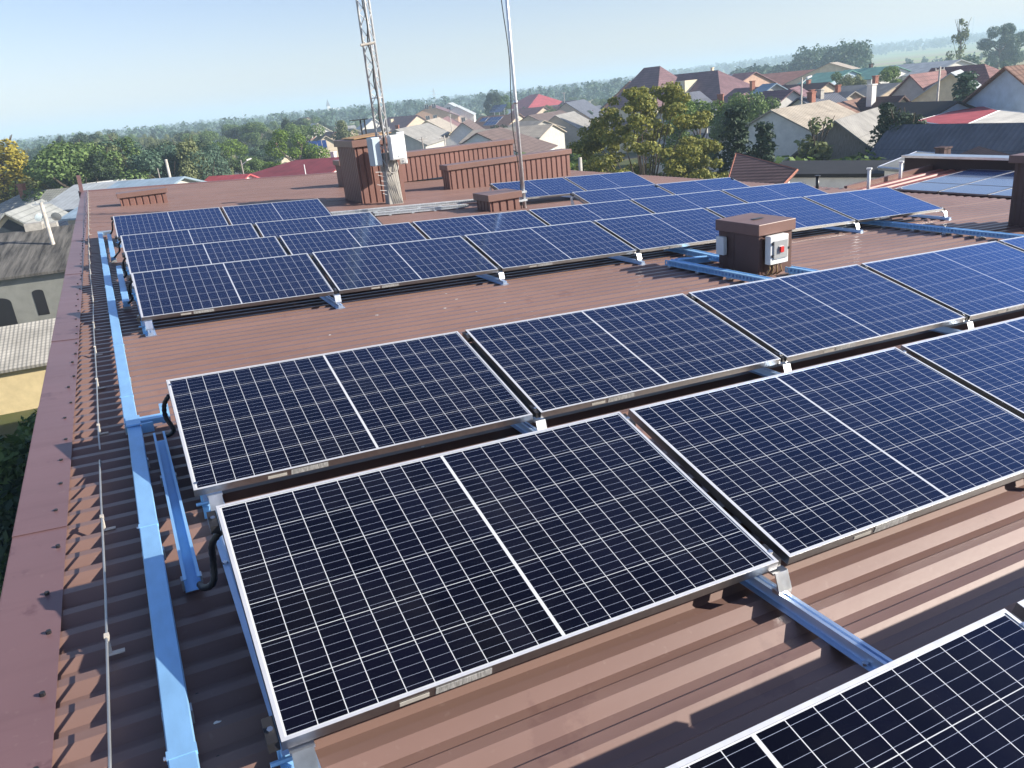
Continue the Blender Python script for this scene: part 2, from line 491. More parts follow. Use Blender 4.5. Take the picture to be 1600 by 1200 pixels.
for i in range(26):
    x_ = rng.uniform(-0.78, 3.5); yy = rng.uniform(-0.5, 8); r = rng.uniform(0.004, 0.013)
    z = 0.0205 if x_ < -0.6 else 0.0072
    if x_ > -0.6: yy = math.floor(yy / PIT) * PIT + RY0 % PIT + rng.uniform(0.006, 0.03)
    pts = [(x_ + r * rng.uniform(0.6, 1.6) * math.cos(a), yy + r * rng.uniform(0.4, 1.0) * math.sin(a), z) for a in [k * 0.785 for k in range(8)]]
    mb.slab(pts, 0.002)
o = mb.build('bird_dropping', M['boxw'], bld); o['kind'] = 'stuff'

# ------------------------------------------------------------------ solar panels
ct, stt = math.cos(TILT), math.sin(TILT)
M_TILT = Matrix.Rotation(TILT, 4, 'X')
p0 = thing('solar_module', 'x', 'solar panel', roofm(0, 0, 0.16) @ M_TILT, 'tilted solar panels on the brown roof')
fr = MB(); T = 0.035; w = 0.012
fr.box(0, PL, 0, w, -T, 0.0012).box(0, PL, PW - w, PW, -T, 0.0012).box(0, w, w, PW - w, -T, 0.0012).box(PL - w, PL, w, PW - w, -T, 0.0012)
o1 = fr.build('frame', M['frame'], p0)
lp = MB(); lp.box(0.0006, PL - 0.0006, 0.0006, w, 0.0013, 0.0018).box(0.0006, PL - 0.0006, PW - w, PW - 0.0006, 0.0013, 0.0018).box(0.0006, w, w + 0.0002, PW - w - 0.0002, 0.0013, 0.0018).box(PL - w, PL - 0.0006, w + 0.0002, PW - w - 0.0002, 0.0013, 0.0018)
o6 = lp.build('frame_lip', M['lip'], p0)  # thin pale overlay, coloured as if the frame's top caught the sun
gl = MB(); gl.box(w, PL - w, w, PW - w, -0.006, -0.0012)
o2 = gl.build('glass', M['cells'], p0)
sk = MB(); sk.box(0.33, 0.42, -0.003, -0.0008, -0.028, -0.0135)
sk2 = MB(); sk2.box(0.44, 0.62, -0.003, -0.0008, -0.031, -0.006)
o3 = sk.build('sticker', M['concrete'], p0); o4 = sk2.build('sticker', M['sticker'], p0)
jb = MB(); jb.box(PL / 2 - 0.06, PL / 2 + 0.06, PW - 0.16, PW - 0.06, -0.03, -0.007)
o5 = jb.build('junction_box', M['black'], p0)
CH[p0.name] = [o1, o2, o3, o4, o5, o6]
PITCH = PL + PG
ROWS = [('nearest row', 0.009, -1.783, range(0, 2)), ('front full row', 0.0, 0.0, range(0, 3)), ('second full row', -0.035, 1.794, range(0, 5)),
        ('front row of the far array', -0.054, 5.917, range(0, 6)), ('second row of the far array', -0.054, 7.695, range(0, 6)),
        ('third row of the far array', -0.053, 9.49, (0, 1)), ('rearmost row of the far array', -0.082, 12.728, (0, 1)),
        ('third far row right of the pole', 7.21, 9.546, range(0, 2)), ('rearmost far row right of the pole', 7.155, 12.794, range(0, 2))]
first = True
for nm, X0, Y0, cols in ROWS:
    for c in cols:
        lab = f'{ORD[c]} solar panel from the left in the {nm}'
        mw = roofm(X0 + c * PITCH, Y0, 0.16) @ M_TILT
        if first: p0.matrix_world = mw; p0['label'] = lab; first = False
        else: dup(p0, mw, lab)

# ------------------------------------------------------------------ mounting rails with their feet
def rail(X, ya, yb, fronts, label, leftend=False):
    t = thing('mounting_rail', label, 'rail', roofm(X, ya), 'aluminium rails under the solar panels')
    Lr = yb - ya
    b = MB(); b.prism([(-0.045, 0.004), (-0.045, 0.007), (-0.024, 0.009), (-0.020, 0.042), (-0.006, 0.042), (-0.005, 0.034), (0.005, 0.034), (0.006, 0.042),
                       (0.020, 0.042), (0.024, 0.009), (0.045, 0.007), (0.045, 0.004)], 0, Lr, 'y')
    b.build('rail_body', M['rail'], t)
    for yf in fronts:
        y0 = yf - ya
        b = MB(); b.box(-0.03, 0.03, y0 - 0.035, y0 - 0.001, 0.0425, 0.058)
        b.hexa([(-0.03, y0 - 0.035, 0.058), (0.03, y0 - 0.035, 0.058), (0.03, y0 - 0.03, 0.058), (-0.03, y0 - 0.03, 0.058)],
               [(-0.03, y0 - 0.010, 0.122), (0.03, y0 - 0.010, 0.122), (0.03, y0 - 0.005, 0.122), (-0.03, y0 - 0.005, 0.122)])
        b.box(-0.034, 0.034, y0 - 0.005, y0 + 0.06, 0.112, 0.120)
        b.build('front_bracket', M['alu'], t)
        yr = y0 + PW * ct
        b = MB(); b.prism([(y0 + 0.74, 0.0425), (y0 + 0.92, 0.0425), (yr + 0.012, 0.34), (yr - 0.05, 0.345)], -0.006, -0.003, 'x')
        b.prism([(yr - 0.055, 0.0425), (yr - 0.02, 0.0425), (yr - 0.012, 0.345), (yr - 0.05, 0.345)], -0.003, 0.017, 'x')
        b.build('rear_leg', M['zincgrey'], t)
        b = MB(); ya_, za, yb_, zb = y0 + 0.10 * ct, 0.125 + 0.10 * stt, y0 + (PW - 0.105) * ct, 0.125 + (PW - 0.105) * stt
        b.hexa([(-0.022, ya_, za - 0.004), (0.022, ya_, za - 0.004), (0.022, yb_, zb - 0.004), (-0.022, yb_, zb - 0.004)], [(-0.022, ya_, za), (0.022, ya_, za), (0.022, yb_, zb), (-0.022, yb_, zb)])
        if not leftend: b.build('gap_seal', M['clamp'], t)
        for s_ in (0.012, PW - 0.10):
            b = MB()
            ya_, za = y0 + s_ * ct, 0.16 + s_ * stt
            yb_, zb = y0 + (s_ + 0.085) * ct, 0.16 + (s_ + 0.085) * stt
            hw = 0.016; ox = -0.069 if leftend else 0.0; h1, h2 = ox - hw, ox + hw
            b.hexa([(h1, ya_, za - 0.033), (h2, ya_, za - 0.033), (h2, yb_, zb - 0.033), (h1, yb_, zb - 0.033)],
                   [(h1, ya_, za - 0.004), (h2, ya_, za - 0.004), (h2, yb_, zb - 0.004), (h1, yb_, zb - 0.004)])
            cl = b.build('clamp', M['clamp'], t)
            b = MB(); s_ += 0.04
            ya_, za = y0 + s_ * ct, 0.16 + s_ * stt
            b.tube([(ox, ya_, za - 0.004), (ox, ya_ - 0.002, za + 0.004)], 0.009, 6)
            b.build('bolt', M['bolt'], cl)
        if leftend:
            b = MB(); b.prism([(y0 + 0.02, 0.0), (y0 + 0.024, 0.0), (y0 + 0.03, 0.05), (y0 + 0.06, 0.06), (y0 + 0.058, 0.066), (y0 + 0.026, 0.055)], -0.06, -0.02, 'x')
            b.tube([(-0.085, y0 + 0.03, 0.075), (-0.02, y0 + 0.03, 0.075)], 0.008, 6); b.tube([(-0.055, y0 + 0.05, 0.05), (-0.055, y0 + 0.075, 0.12)], 0.006, 6)
            b.build('end_clamp', M['zinc'], t)
    yy = 0.62; sd = 1
    while yy < Lr:
        MB().tube([(0.034 * sd, yy, 0.006), (0.034 * sd, yy, 0.018)], 0.011, 6).build('bolt', M['bolt'], t); yy += 0.87; sd = -sd

for c in range(6):
    X = c * PITCH - PG / 2
    if c == 0: X = 0.05; fr_ = [-1.783, 0.0, 1.794]
    else: fr_ = [-1.783, 0.0, 1.794] if c < 3 else [0.0, 1.794]
    rail(X - 0.02 * (c > 0), fr_[0] - 0.12, 1.794 + 1.05, fr_, f'aluminium mounting rail under the near solar panels, {ORD[c]} from the left', c == 0)
for c in range(7):
    X = -0.054 + c * PITCH - PG / 2
    if c == 0: X = -0.005
    fr_ = [5.917, 7.695]
    if c < 3 or c >= 4: fr_.append(9.49)
    rail(X, 5.917 - 0.10, fr_[-1] + 1.05, fr_, f'aluminium mounting rail under the far solar array, {ORD[c]} from the left', c == 0)
for c in (0, 1, 2, 4, 5, 6):
    X = -0.082 + c * PITCH - PG / 2
    if c == 0: X = -0.032
    rail(X, 12.728 - 0.1, 13.85, [12.76], f'short rail under the rearmost solar panels, {ORD[c]} column from the left', c == 0)

# ------------------------------------------------------------------ blue-grey cable ducts at the left
def duct(name, label, x0, ya, yb, x1=None, w=0.07, z0=0.052, z1=0.108, tray=False):
    x1 = x0 if x1 is None else x1
    t = thing(name, label, 'cable duct', roofm(0, 0), 'galvanised cable ducts beside the solar panels')
    if not tray:
        b = MB(); b.hexa([(x0 - w / 2, ya, z0), (x0 + w / 2, ya, z0), (x1 + w / 2, yb, z0), (x1 - w / 2, yb, z0)],
                         [(x0 - w / 2, ya, z1 - 0.012), (x0 + w / 2, ya, z1 - 0.012), (x1 + w / 2, yb, z1 - 0.012), (x1 - w / 2, yb, z1 - 0.012)])
        b.build('duct_body', M['zinc'], t)
        w2 = w + 0.006
        b = MB(); b.hexa([(x0 - w2 / 2, ya, z1 - 0.0117), (x0 + w2 / 2, ya, z1 - 0.0117), (x1 + w2 / 2, yb, z1 - 0.0117), (x1 - w2 / 2, yb, z1 - 0.0117)],
                         [(x0 - w2 / 2 + 0.004, ya, z1), (x0 + w2 / 2 - 0.004, ya, z1), (x1 + w2 / 2 - 0.004, yb, z1), (x1 - w2 / 2 + 0.004, yb, z1)])
        b.build('duct_lid', M['zinc'], t)
        yy = ya + 0.55
        while yy < yb - 0.3:
            xx = x0 + (x1 - x0) * (yy - ya) / (yb - ya)
            MB().box(xx - w2 / 2 - 0.0015, xx + w2 / 2 + 0.0015, yy, yy + 0.035, z1 - 0.013, z1 + 0.0015).build('lid_joint', M['zinc'], t)
            MB().tube([(xx - w2 / 2 - 0.001, yy + 0.018, z1 - 0.007), (xx - w2 / 2 - 0.009, yy + 0.018, z1 - 0.007)], 0.006, 6).build('screw', M['bolt'], t); yy += 1.5
    else:
        b = MB(); w3 = w / 2
        b.prism([(x0 - w3, z0), (x0 + w3, z0), (x0 + w3, z1), (x0 + w3 - 0.012, z1), (x0 + w3 - 0.012, z1 - 0.004), (x0 + w3 - 0.003, z1 - 0.004), (x0 + w3 - 0.003, z0 + 0.003),
                 (x0 - w3 + 0.003, z0 + 0.003), (x0 - w3 + 0.003, z1 - 0.004), (x0 - w3 + 0.012, z1 - 0.004), (x0 - w3 + 0.012, z1), (x0 - w3, z1)], ya, yb, 'y')
        b.build('duct_channel', M['zinc'], t)
    b = MB(); y = ya + 0.1
    while y < yb:
        xx = x0 + (x1 - x0) * (y - ya) / (yb - ya)
        b.box(xx - w / 2 - 0.008, xx + w / 2 + 0.008, y, y + 0.04, 0.0045, z0 - 0.0005); y += 1.1
    b.build('duct_foot', M['zincgrey'], t)
    return t

duct('cable_duct', 'long blue galvanised cable duct running along the near left edge of the roof', -0.243, -1.9, 3.05)
duct('cable_duct', 'long blue galvanised cable duct continuing toward the far end of the left roof edge', -0.255, 3.12, 14.2, -0.335, z1=0.112)
duct('cable_duct', 'short open blue cable duct between the long duct and the two near panel rows', -0.122, 1.10, 2.86, tray=True, w=0.062)
duct('cable_duct', 'short blue cable duct beside the first two rows of the far array', -0.150, 7.14, 9.82, w=0.06)
duct('cable_duct', 'short blue cable duct beside the rear rows of the far array', -0.195, 10.86, 13.95, w=0.06)
t = thing('duct_elbow', 'blue galvanised elbow joining the long duct to the second panel row', 'duct elbow', roofm(0, 0))
b = MB(); b.box(-0.283, -0.205, 3.035, 3.20, 0.1125, 0.122).box(-0.205, -0.05, 3.09, 3.17, 0.085, 0.118); b.build('lid', M['zinc'], t)
MB().box(-0.205, -0.14, 3.03, 3.045, 0.06, 0.118).build('side_plate', M['zinc'], t); MB().box(-0.09, -0.04, 3.171, 3.23, 0.05, 0.16).build('side_plate', M['zinc'], t)
t = thing('duct_elbow', 'pale galvanised elbow closing the far end of the left cable duct', 'duct elbow', roofm(0, 0))
b = MB(); b.box(-0.375, -0.15, 14.2, 14.42, 0.06, 0.122); b.build('lid', M['alu'], t)

# black corrugated hoses dropping from the panels' left ends to the ducts
def hose(x, yf, xd, yd, label):
    b = MB()
    P = [Vector((x + 0.01, yf + 0.93, 0.35)), Vector((x - 0.022, yf + 0.95, 0.30)), Vector((x - 0.028, yf + 0.97, 0.22)), Vector((xd + 0.045, yd - 0.10, 0.145)), Vector((xd + 0.012, yd - 0.045, 0.10)), Vector((xd, yd + 0.02, 0.085))]
    pts = []
    for i in range(len(P) - 1):
        a, b_, c_, d_ = P[max(i - 1, 0)], P[i], P[i + 1], P[min(i + 2, len(P) - 1)]
        for q in range(6):
            t_ = q / 6.0
            pts.append(0.5 * ((2 * b_) + (-a + c_) * t_ + (2 * a - 5 * b_ + 4 * c_ - d_) * t_ ** 2 + (-a + 3 * b_ - 3 * c_ + d_) * t_ ** 3))
    pts.append(P[-1])
    b.tube(pts, [0.0135 if i % 2 else 0.0115 for i in range(len(pts))], 10)
    return tag(b.build('conduit_hose', M['black'], None, roofm(0, 0), True), label, 'conduit', 'black hoses from panels to the cable ducts')

hose(-0.015, 0.0, -0.10, 1.06, 'thick black hose at the left end of the front full panel row')
hose(-0.045, 1.794, -0.09, 2.84, 'black hose at the left end of the second full panel row')
hose(-0.07, 5.92, -0.13, 7.14, 'black hose at the left end of the front row of the far array')
hose(-0.07, 7.70, -0.13, 8.85, 'black hose at the left end of the second row of the far array')
hose(-0.07, 9.5, -0.18, 10.86, 'black hose at the left end of the third row of the far array')
hose(-0.09, 12.8, -0.19, 13.93, 'black hose at the left end of the rearmost row of the far array')

# ------------------------------------------------------------------ lightning conductor along the left edge
def conductor(pts, label):
    t = thing('lightning_conductor', label, 'wire', roofm(0, 0), 'lightning conductor along the roof edge')
    MB().tube(pts, 0.0046, 6).build('wire_strand', M['wire'], t, smooth=True)
    y0, y1 = pts[0][1], pts[-1][1]; y = y0 + 0.35
    while y < y1 - 0.05:
        for a, b_ in zip(pts[:-1], pts[1:]):
            if a[1] <= y <= b_[1]:
                f_ = (y - a[1]) / (b_[1] - a[1]); xx = a[0] + f_ * (b_[0] - a[0]); zz = a[2] + f_ * (b_[2] - a[2])
        b = MB(); b.box(xx - 0.008, xx + 0.008, y - 0.012, y + 0.012, zz - 0.007, zz + 0.007).tube([(xx, y, 0.002), (xx, y, zz - 0.006)], 0.006, 6).box(xx - 0.01, xx + 0.045, y - 0.014, y + 0.008, 0.0062, 0.010)
        b.build('wire_clip', M['woodlight'], t); y += 1.03
conductor([(-0.44, -1.5, 0.075), (-0.425, 0.3, 0.075), (-0.423, 1.2, 0.078), (-0.432, 2.2, 0.07), (-0.437, 2.75, 0.05), (-0.437, 2.80, 0.015)], 'galvanised lightning wire on clips along the near left roof edge')
conductor([(-0.437, 2.98, 0.03), (-0.437, 3.1, 0.06), (-0.44, 4.5, 0.078), (-0.458, 6.4, 0.076), (-0.46, 7.5, 0.06)], 'galvanised lightning wire on clips along the middle of the left roof edge')
conductor([(-0.46, 7.55, 0.07), (-0.49, 9.6, 0.078), (-0.512, 12, 0.076), (-0.55, 20, 0.078), (-0.6, 29.0, 0.07)], 'galvanised lightning wire toward the far end of the left roof edge')

# ------------------------------------------------------------------ ribbed clad boxes on the roof
def ribbed_wall(b, x0, x1, y0, y1, z0, z1, pitch=0.16, dep=0.022):
    loop = []
    for (ax, ay, bx, by) in ((x0, y0, x1, y0), (x1, y0, x1, y1), (x1, y1, x0, y1), (x0, y1, x0, y0)):
        ln = math.hypot(bx - ax, by - ay); n = max(1, round(ln / pitch)); dx, dy = (bx - ax) / ln, (by - ay) / ln; nx, ny = dy, -dx
        p = ln / n
        for i in range(n):
            for q, d in ((0.0, 0), (0.10, dep * 0), (0.18, -dep), (0.34, -dep), (0.42, 0), (0.98, 0)):
                s_ = (i + q) * p
                loop.append((ax + dx * s_ + nx * d, ay + dy * s_ + ny * d))
    n = len(loop)
    b.add([(x, y, z0) for x, y in loop] + [(x, y, z1) for x, y in loop], [(i, (i + 1) % n, n + (i + 1) % n, n + i) for i in range(n)] + [tuple(range(n, 2 * n))])

def clad_box(label, x, y, w, d, h, cap, over, cat='vent box', name='clad_vent_box', pitch=0.16, group='brown metal clad boxes on the roof', mat='clad'):
    t = thing(name, label, cat, upm(x, y, -0.04), group)
    b = MB(); ribbed_wall(b, 0, w, 0, d, -0.05, h - cap, pitch); b.build('cladding', M[mat], t)
    b = MB(); b.box(-over, w + over, -over, d + over, h - cap + 0.001, h)
    b.build('cap', M['capm'], t, bevel=0.006)
    return t

tb = clad_box('tallest brown ribbed chimney box standing behind the lattice mast', 5.13, 16.43, 1.05, 1.46, 1.43, 0.15, 0.06, 'chimney', 'clad_chimney', 0.15)
b = MB(); b.slab([(0.05, 0.1, 1.465), (0.95, 0.1, 1.52), (0.95, 1.2, 1.52), (0.05, 1.2, 1.465)], 0.02); b.build('plywood_cover', M['ply'], tb)
b = MB(); b.box(0.40, 0.80, 1.25, 1.5, 1.83, 1.85)
for sx in (0.62, 0.72): b.box(sx, sx + 0.03, 1.35, 1.38, 1.432, 1.83)
b.build('chimney_cowl', M['clamp'], tb)
clad_box('long low brown ribbed box in front of another, right of the mast', 7.97, 18.0, 3.65, 0.45, 0.66, 0.13, 0.05)
clad_box('long low brown ribbed box farthest back, right of the mast', 6.2, 21.9, 5.65, 0.6, 0.80, 0.14, 0.05)
clad_box('small low brown ribbed box alone at the left, behind the far array', 0.21, 21.6, 1.13, 0.5, 0.36, 0.12, 0.05)
clad_box('small brown ribbed vent box at the foot of the white pole', 6.48, 12.40, 0.64, 0.62, 0.36, 0.13, 0.05)
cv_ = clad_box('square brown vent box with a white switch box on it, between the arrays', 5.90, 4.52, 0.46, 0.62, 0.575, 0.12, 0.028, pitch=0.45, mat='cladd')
b = MB(); b.box(0.16, 0.30, 0.24, 0.30, 0.581, 0.584); b.build('vent_slot', M['clamp'], cv_)
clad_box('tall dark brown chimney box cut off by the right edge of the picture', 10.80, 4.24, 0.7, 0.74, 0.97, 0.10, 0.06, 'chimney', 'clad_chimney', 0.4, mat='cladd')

# white isolator enclosure on the vent box
t = thing('switch_box', 'white switch box with clear door and red switch on the vent box', 'switch box', upm(5.935, 4.52, 0.11))
b = MB(); b.box(0.02, 0.27, -0.105, -0.0235 + 0.0005, 0, 0.30); b.build('enclosure', M['boxw'], t, bevel=0.008)
b = MB(); b.box(0.055, 0.25, -0.120, -0.1055, 0.055, 0.25); dr = b.build('door', M['smoke'], t, bevel=0.006)
b = MB(); b.box(0.115, 0.185, -0.127, -0.1205, 0.12, 0.19); b.build('switch_plate', M['zincgrey'], t)
b = MB(); b.box(0.128, 0.172, -0.145, -0.1275, 0.125, 0.185); b.build('switch_handle', M['red'], t)
b = MB()
for z in (0.08, 0.21): b.box(0.036, 0.052, -0.122, -0.1055, z, z + 0.025)
b.box(0.252, 0.272, -0.125, -0.1055, 0.14, 0.165)
b.build('latch', M['clamp'], t)
b = MB()
for i, x in enumerate((0.05, 0.1, 0.15, 0.2)):
    b.tube([(x, -0.06, -0.001), (x + 0.005, -0.065, -0.05), (x - 0.02 + 0.02 * i, -0.05, -0.10), (x, 0.0, -0.145)], 0.009, 6)
b.build('cable_tail', M['tan'], t)
t = thing('junction_box', 'small white box on the far left side of the square vent box', 'junction box', upm(5.80, 5.02, 0.15))
b = MB(); b.box(0.045, 0.097, 0, 0.12, 0, 0.20); b.build('enclosure', M['boxw'], t, bevel=0.006); b = MB(); b.box(0.05, 0.092, -0.004, -0.0005, 0.02, 0.18); b.build('lid', M['boxw'], t)

# perforated cable trays
def perf_tray(label, a, b_, w=0.10, z=0.022, hgt=0.06, mat='zinc'):
    a = Vector((*a, 0)); b_ = Vector((*b_, 0)); d = b_ - a; Lr = d.length; ang = math.atan2(d.y, d.x)
    t = thing('cable_tray', label, 'cable tray', roofm(a.x, a.y) @ Matrix.Rotation(ang, 4, 'Z'), 'perforated galvanised cable trays on the roof')
    m = MB(); m.box(0, Lr, -w / 2, w / 2, z, z + 0.003)
    for s_ in (-1, 1):
        yy = s_ * w / 2; m.box(0, Lr, min(yy, yy - s_ * 0.002), max(yy, yy - s_ * 0.002), z + 0.003, z + 0.018); m.box(0, Lr, min(yy, yy - s_ * 0.012), max(yy, yy - s_ * 0.012), z + hgt - 0.012, z + hgt)
        x = 0.0
        while x < Lr - 0.03:
            m.box(x, x + 0.022, min(yy, yy - s_ * 0.002), max(yy, yy - s_ * 0.002), z + 0.018, z + hgt - 0.012); x += 0.05
    m.build('tray', M[mat], t)
    m = MB(); m.box(0.02, Lr - 0.02, -w / 2 + 0.014, w / 2 - 0.014, z + 0.0035, z + hgt - 0.006); m.build('tray_lid', M[mat], t)
    m = MB(); x = 0.06
    while x < Lr: m.box(x, x + 0.05, -w / 2 - 0.01, w / 2 + 0.01, 0.0045, z - 0.0005); x += 0.465
    m.build('tray_foot', M['zincgrey'], t)
perf_tray('perforated blue cable tray leaving the far array toward the square vent box', (6.14, 6.46), (6.07, 5.25))
perf_tray('perforated blue cable tray passing left of the square vent box', (5.50, 5.55), (5.62, 2.95))
perf_tray('short crosswise blue cable tray left of the square vent box', (5.58, 5.50), (5.98, 5.42))
perf_tray('short blue cable tray at the foot of the white switch box', (6.18, 4.38), (6.24, 2.95))
perf_tray('perforated blue cable tray running toward the right hand chimney', (9.60, 6.52), (9.66, 2.95))
perf_tray('grey perforated cable tray passing behind the mast foot', (3.75, 14.35), (7.2, 14.25), 0.12, mat='zincgrey')
perf_tray('grey perforated cable tray passing in front of the mast foot', (4.25, 13.55), (6.45, 13.45), 0.12, mat='zincgrey')

# ------------------------------------------------------------------ lattice mast on its concrete post
t = thing('lattice_mast', 'tall grey lattice mast on a concrete post carrying equipment boxes', 'mast', upm(5.68, 15.8, -0.04))
b = MB(); b.hexa([(-0.17, -0.14, -0.05), (0.17, -0.14, -0.05), (0.17, 0.14, -0.05), (-0.17, 0.14, -0.05)], [(-0.13, -0.11, 1.15), (0.13, -0.11, 1.15), (0.13, 0.11, 1.15), (-0.13, 0.11, 1.15)])
b.build('concrete_post', M['concrete'], t, bevel=0.015)
ctr = [(-0.20, -0.02), (-0.085, -0.16), (0.085, 0.06)]
H0, H1 = 0.75, 9.0
for k in range(3):
    MB().tube([(ctr[k][0], ctr[k][1], H0), (ctr[k][0], ctr[k][1], H1)], 0.026, 8).build('mast_leg', M['mast'], t, smooth=True)
b = MB(); z = H0 + 0.1; st = 0.26; i = 0
while z < H1 - st:
    for (p, q) in ((0, 1), (1, 2), (2, 0)):
        a_, b2 = (p, q) if i % 2 else (q, p)
        b.tube([(*ctr[a_], z), (*ctr[b2], z + st)], 0.010, 5)
    z += st; i += 1
b.build('lattice_brace', M['mast'], t)
b = MB()
for z in (2.3, 4.4, 6.5):
    for (p, q) in ((0, 1), (1, 2), (2, 0)): b.tube([(*ctr[p], z), (*ctr[q], z)], 0.012, 6)
b.build('lattice_ring', M['mast'], t)
b = MB(); b.tube([(-0.30, -0.16, 3.35), (0.0, -0.18, 3.38)], 0.028, 8); b.build('clamp_arm', M['woodlight'], t)
b = MB(); pts = []
for i in range(60): pts.append((-0.12 + 0.02 * math.sin(i * 1.1), -0.185 + 0.012 * math.cos(i * 0.8), 1.35 + i * 0.13))
b.tube(pts, 0.014, 6); b.build('antenna_cable', M['black'], t, smooth=True)
rr = random.Random(3)
b = MB()
for q in range(3):
    pts = [(0.02 + 0.12 * math.cos(a) + rr.uniform(-.01, .01), -0.17 - 0.012 * q, 0.86 + 0.15 * math.sin(a)) for a in [k * 0.42 for k in range(16)]]
    b.tube(pts, 0.010, 6)
for q in range(5):
    x = -0.1 + q * 0.05
    b.tube([(x, -0.16, 1.15), (x + 0.02, -0.17, 0.95), (x - 0.05, -0.18, 0.7), (x + 0.01, -0.16, 0.45 - 0.05 * q), (x + 0.05, -0.15, 0.05)], 0.007, 5)
b.build('cable_coil', M['cable'], t, smooth=True)
b = MB()
for q in range(9):
    z = 0.25 + q * 0.1; x = -0.16
    b.tube([(x, -0.1, z), (x - 0.12 - 0.05 * (q % 3), -0.14, z + 0.06 - 0.03 * (q % 2))], 0.006, 5)
b.build('wire_tail', M['mast'], t)

def mastbox(label, x, y, z, w, d, h, mat, tilt=0.0):
    t2 = thing('equipment_box', label, 'equipment box', upm(x, y, z) @ Matrix.Rotation(tilt, 4, 'Z'), 'equipment boxes on the mast')
    b = MB(); b.box(0, w, 0, d, 0, h); b.build('enclosure', M[mat], t2, bevel=0.012)
    b = MB(); b.box(0.015, w - 0.015, -0.014, -0.0005, 0.02, h - 0.02); b.build('door', M[mat], t2, bevel=0.005)
    b = MB(); b.box(w * 0.45, w * 0.55, -0.022, -0.0145, 0.05, 0.09); b.build('latch', M['zincgrey'], t2)
mastbox('blue grey equipment box on the left of the mast', 5.245, 15.62, 0.84, 0.20, 0.26, 0.60, 'boxb', 0.1)
mastbox('white equipment box facing the panels on the front of the mast', 5.60, 15.42, 0.95, 0.30, 0.18, 0.52, 'boxw', 0.05)
mastbox('white equipment box turned edge-on at the right of the mast', 5.86, 15.72, 0.84, 0.17, 0.30, 0.68, 'boxw', -0.35)

# white pole with its black lead
t = thing('antenna_pole', 'slim white aluminium pole rising beside the small vent box', 'pole', upm(7.25, 12.45, -0.04))
MB().tube([(0, 0, -0.03), (0, 0, 2.2), (0, 0, 9.0)], [0.036, 0.034, 0.030], 12).build('tube', M['polem'], t, smooth=True)
MB().tube([(0, 0, 2.0), (0, 0, 2.06)], 0.042, 12).build('collar', M['alu'], t, smooth=True)
b = MB(); pts = [(-0.09 + 0.03 * math.sin(i * 0.7), -0.02, 0.02 + i * 0.25) for i in range(36)]
b.tube(pts, 0.010, 6).build('black_lead', M['black'], t, smooth=True)
for z in (0.18, 0.34): MB().box(-0.14, 0.05, -0.05, 0.05, z, z + 0.04).build('pole_clamp', M['zincgrey'], t)

# ------------------------------------------------------------------ neighbouring roof beyond the valley
A_ = math.radians(5.5)
M_N = roofm(13.86, 0, -0.07) @ Matrix.Rotation(-A_, 4, 'Y')
nb = thing('metal_roofed_annex', 'annex with red brown ribbed metal roof carrying flat blue panels, beyond the valley', 'building', M_N)
prof = []; y = 0.0
while y < 10.3:
    prof += [(y, 0.03), (y + 0.1, 0.03), (y + 0.12, 0.0), (y + 0.26, 0.0)]; y += 0.28
vs_ = [(0, a, b_) for a, b_ in prof] + [(2.55, a, b_) for a, b_ in prof]; n_ = len(prof)
MB().add(vs_, [(i, i + n_, i + n_ + 1, i + 1) for i in range(n_ - 1)]).build('roof_sheet', roof_sheet_material('red_brown_sheet', (0.27, 0.085, 0.065), 0.4), nb)
MB().box(-0.05, 2.6, 10.36, 10.44, -0.3, 0.10).build('verge_flashing', M['capm'], nb)
MB().box(0.02, 2.5, 0.05, 10.3, -9.3, -0.06).build('wall', M['render'], nb)
k = 0
for j in range(6):
    for i in range(3):
        y1 = 9.32 - j * 0.98; x0 = 0.06 + i * 0.78
        t = thing('flat_solar_module', f'flat blue solar panel on the annex roof, {ORD[j]} column from the verge, {ORD[i]} upslope', 'solar panel', M_N @ Matrix.Translation((x0, y1 - 0.96, 0.05)), 'flat blue panels on the annex roof')
        MB().box(0.012, 0.748, 0.012, 0.948, 0, 0.031).build('glass', M['pvblue'], t)
        f_ = MB(); f_.box(0, 0.76, 0, 0.0115, 0, 0.034).box(0, 0.76, 0.9485, 0.96, 0, 0.034); f_.box(0, 0.0115, 0.012, 0.948, 0, 0.0325).box(0.7485, 0.76, 0.012, 0.948, 0, 0.0325)
        f_.build('frame', M['frame'], t)
t = thing('parapet_wall', 'dark parapet wall with a pale metal coping behind the annex panels', 'wall', upm(16.45, 8.35, 0))
MB().box(0, 0.30, 0, 2.75, -9.0, 0.42).build('wall', M['r_dbrown'], t)
MB().box(-0.05, 0.35, -0.05, 2.8, 0.421, 0.47).build('coping', M['alu'], t)
for (x, y, h, lb) in ((13.95, 9.95, 0.42, 'short white vent pipe at the left end of the annex verge'), (15.2, 10.2, 0.36, 'short white vent pipe halfway along the annex verge'), (13.2, 10.6, 0.30, 'short dark vent pipe left of the annex verge')):
    t = thing('vent_pipe', lb, 'vent pipe', upm(x, y, -0.05 if x < 14 else 0.06), 'short vent pipes near the annex')
    mt = M['clamp'] if 'dark' in lb else M['boxw']
    MB().tube([(0, 0, -0.1), (0, 0, h)], 0.035, 10).build('pipe', mt, t, smooth=True)
    MB().tube([(0, 0, h + 0.001), (0, 0, h + 0.03)], 0.06, 10).build('pipe_cap', mt, t)
# ================================================================== THE LAND AROUND
def sstep(a, b, x):
    t = np.clip((x - a) / (b - a), 0, 1); return t * t * (3 - 2 * t)

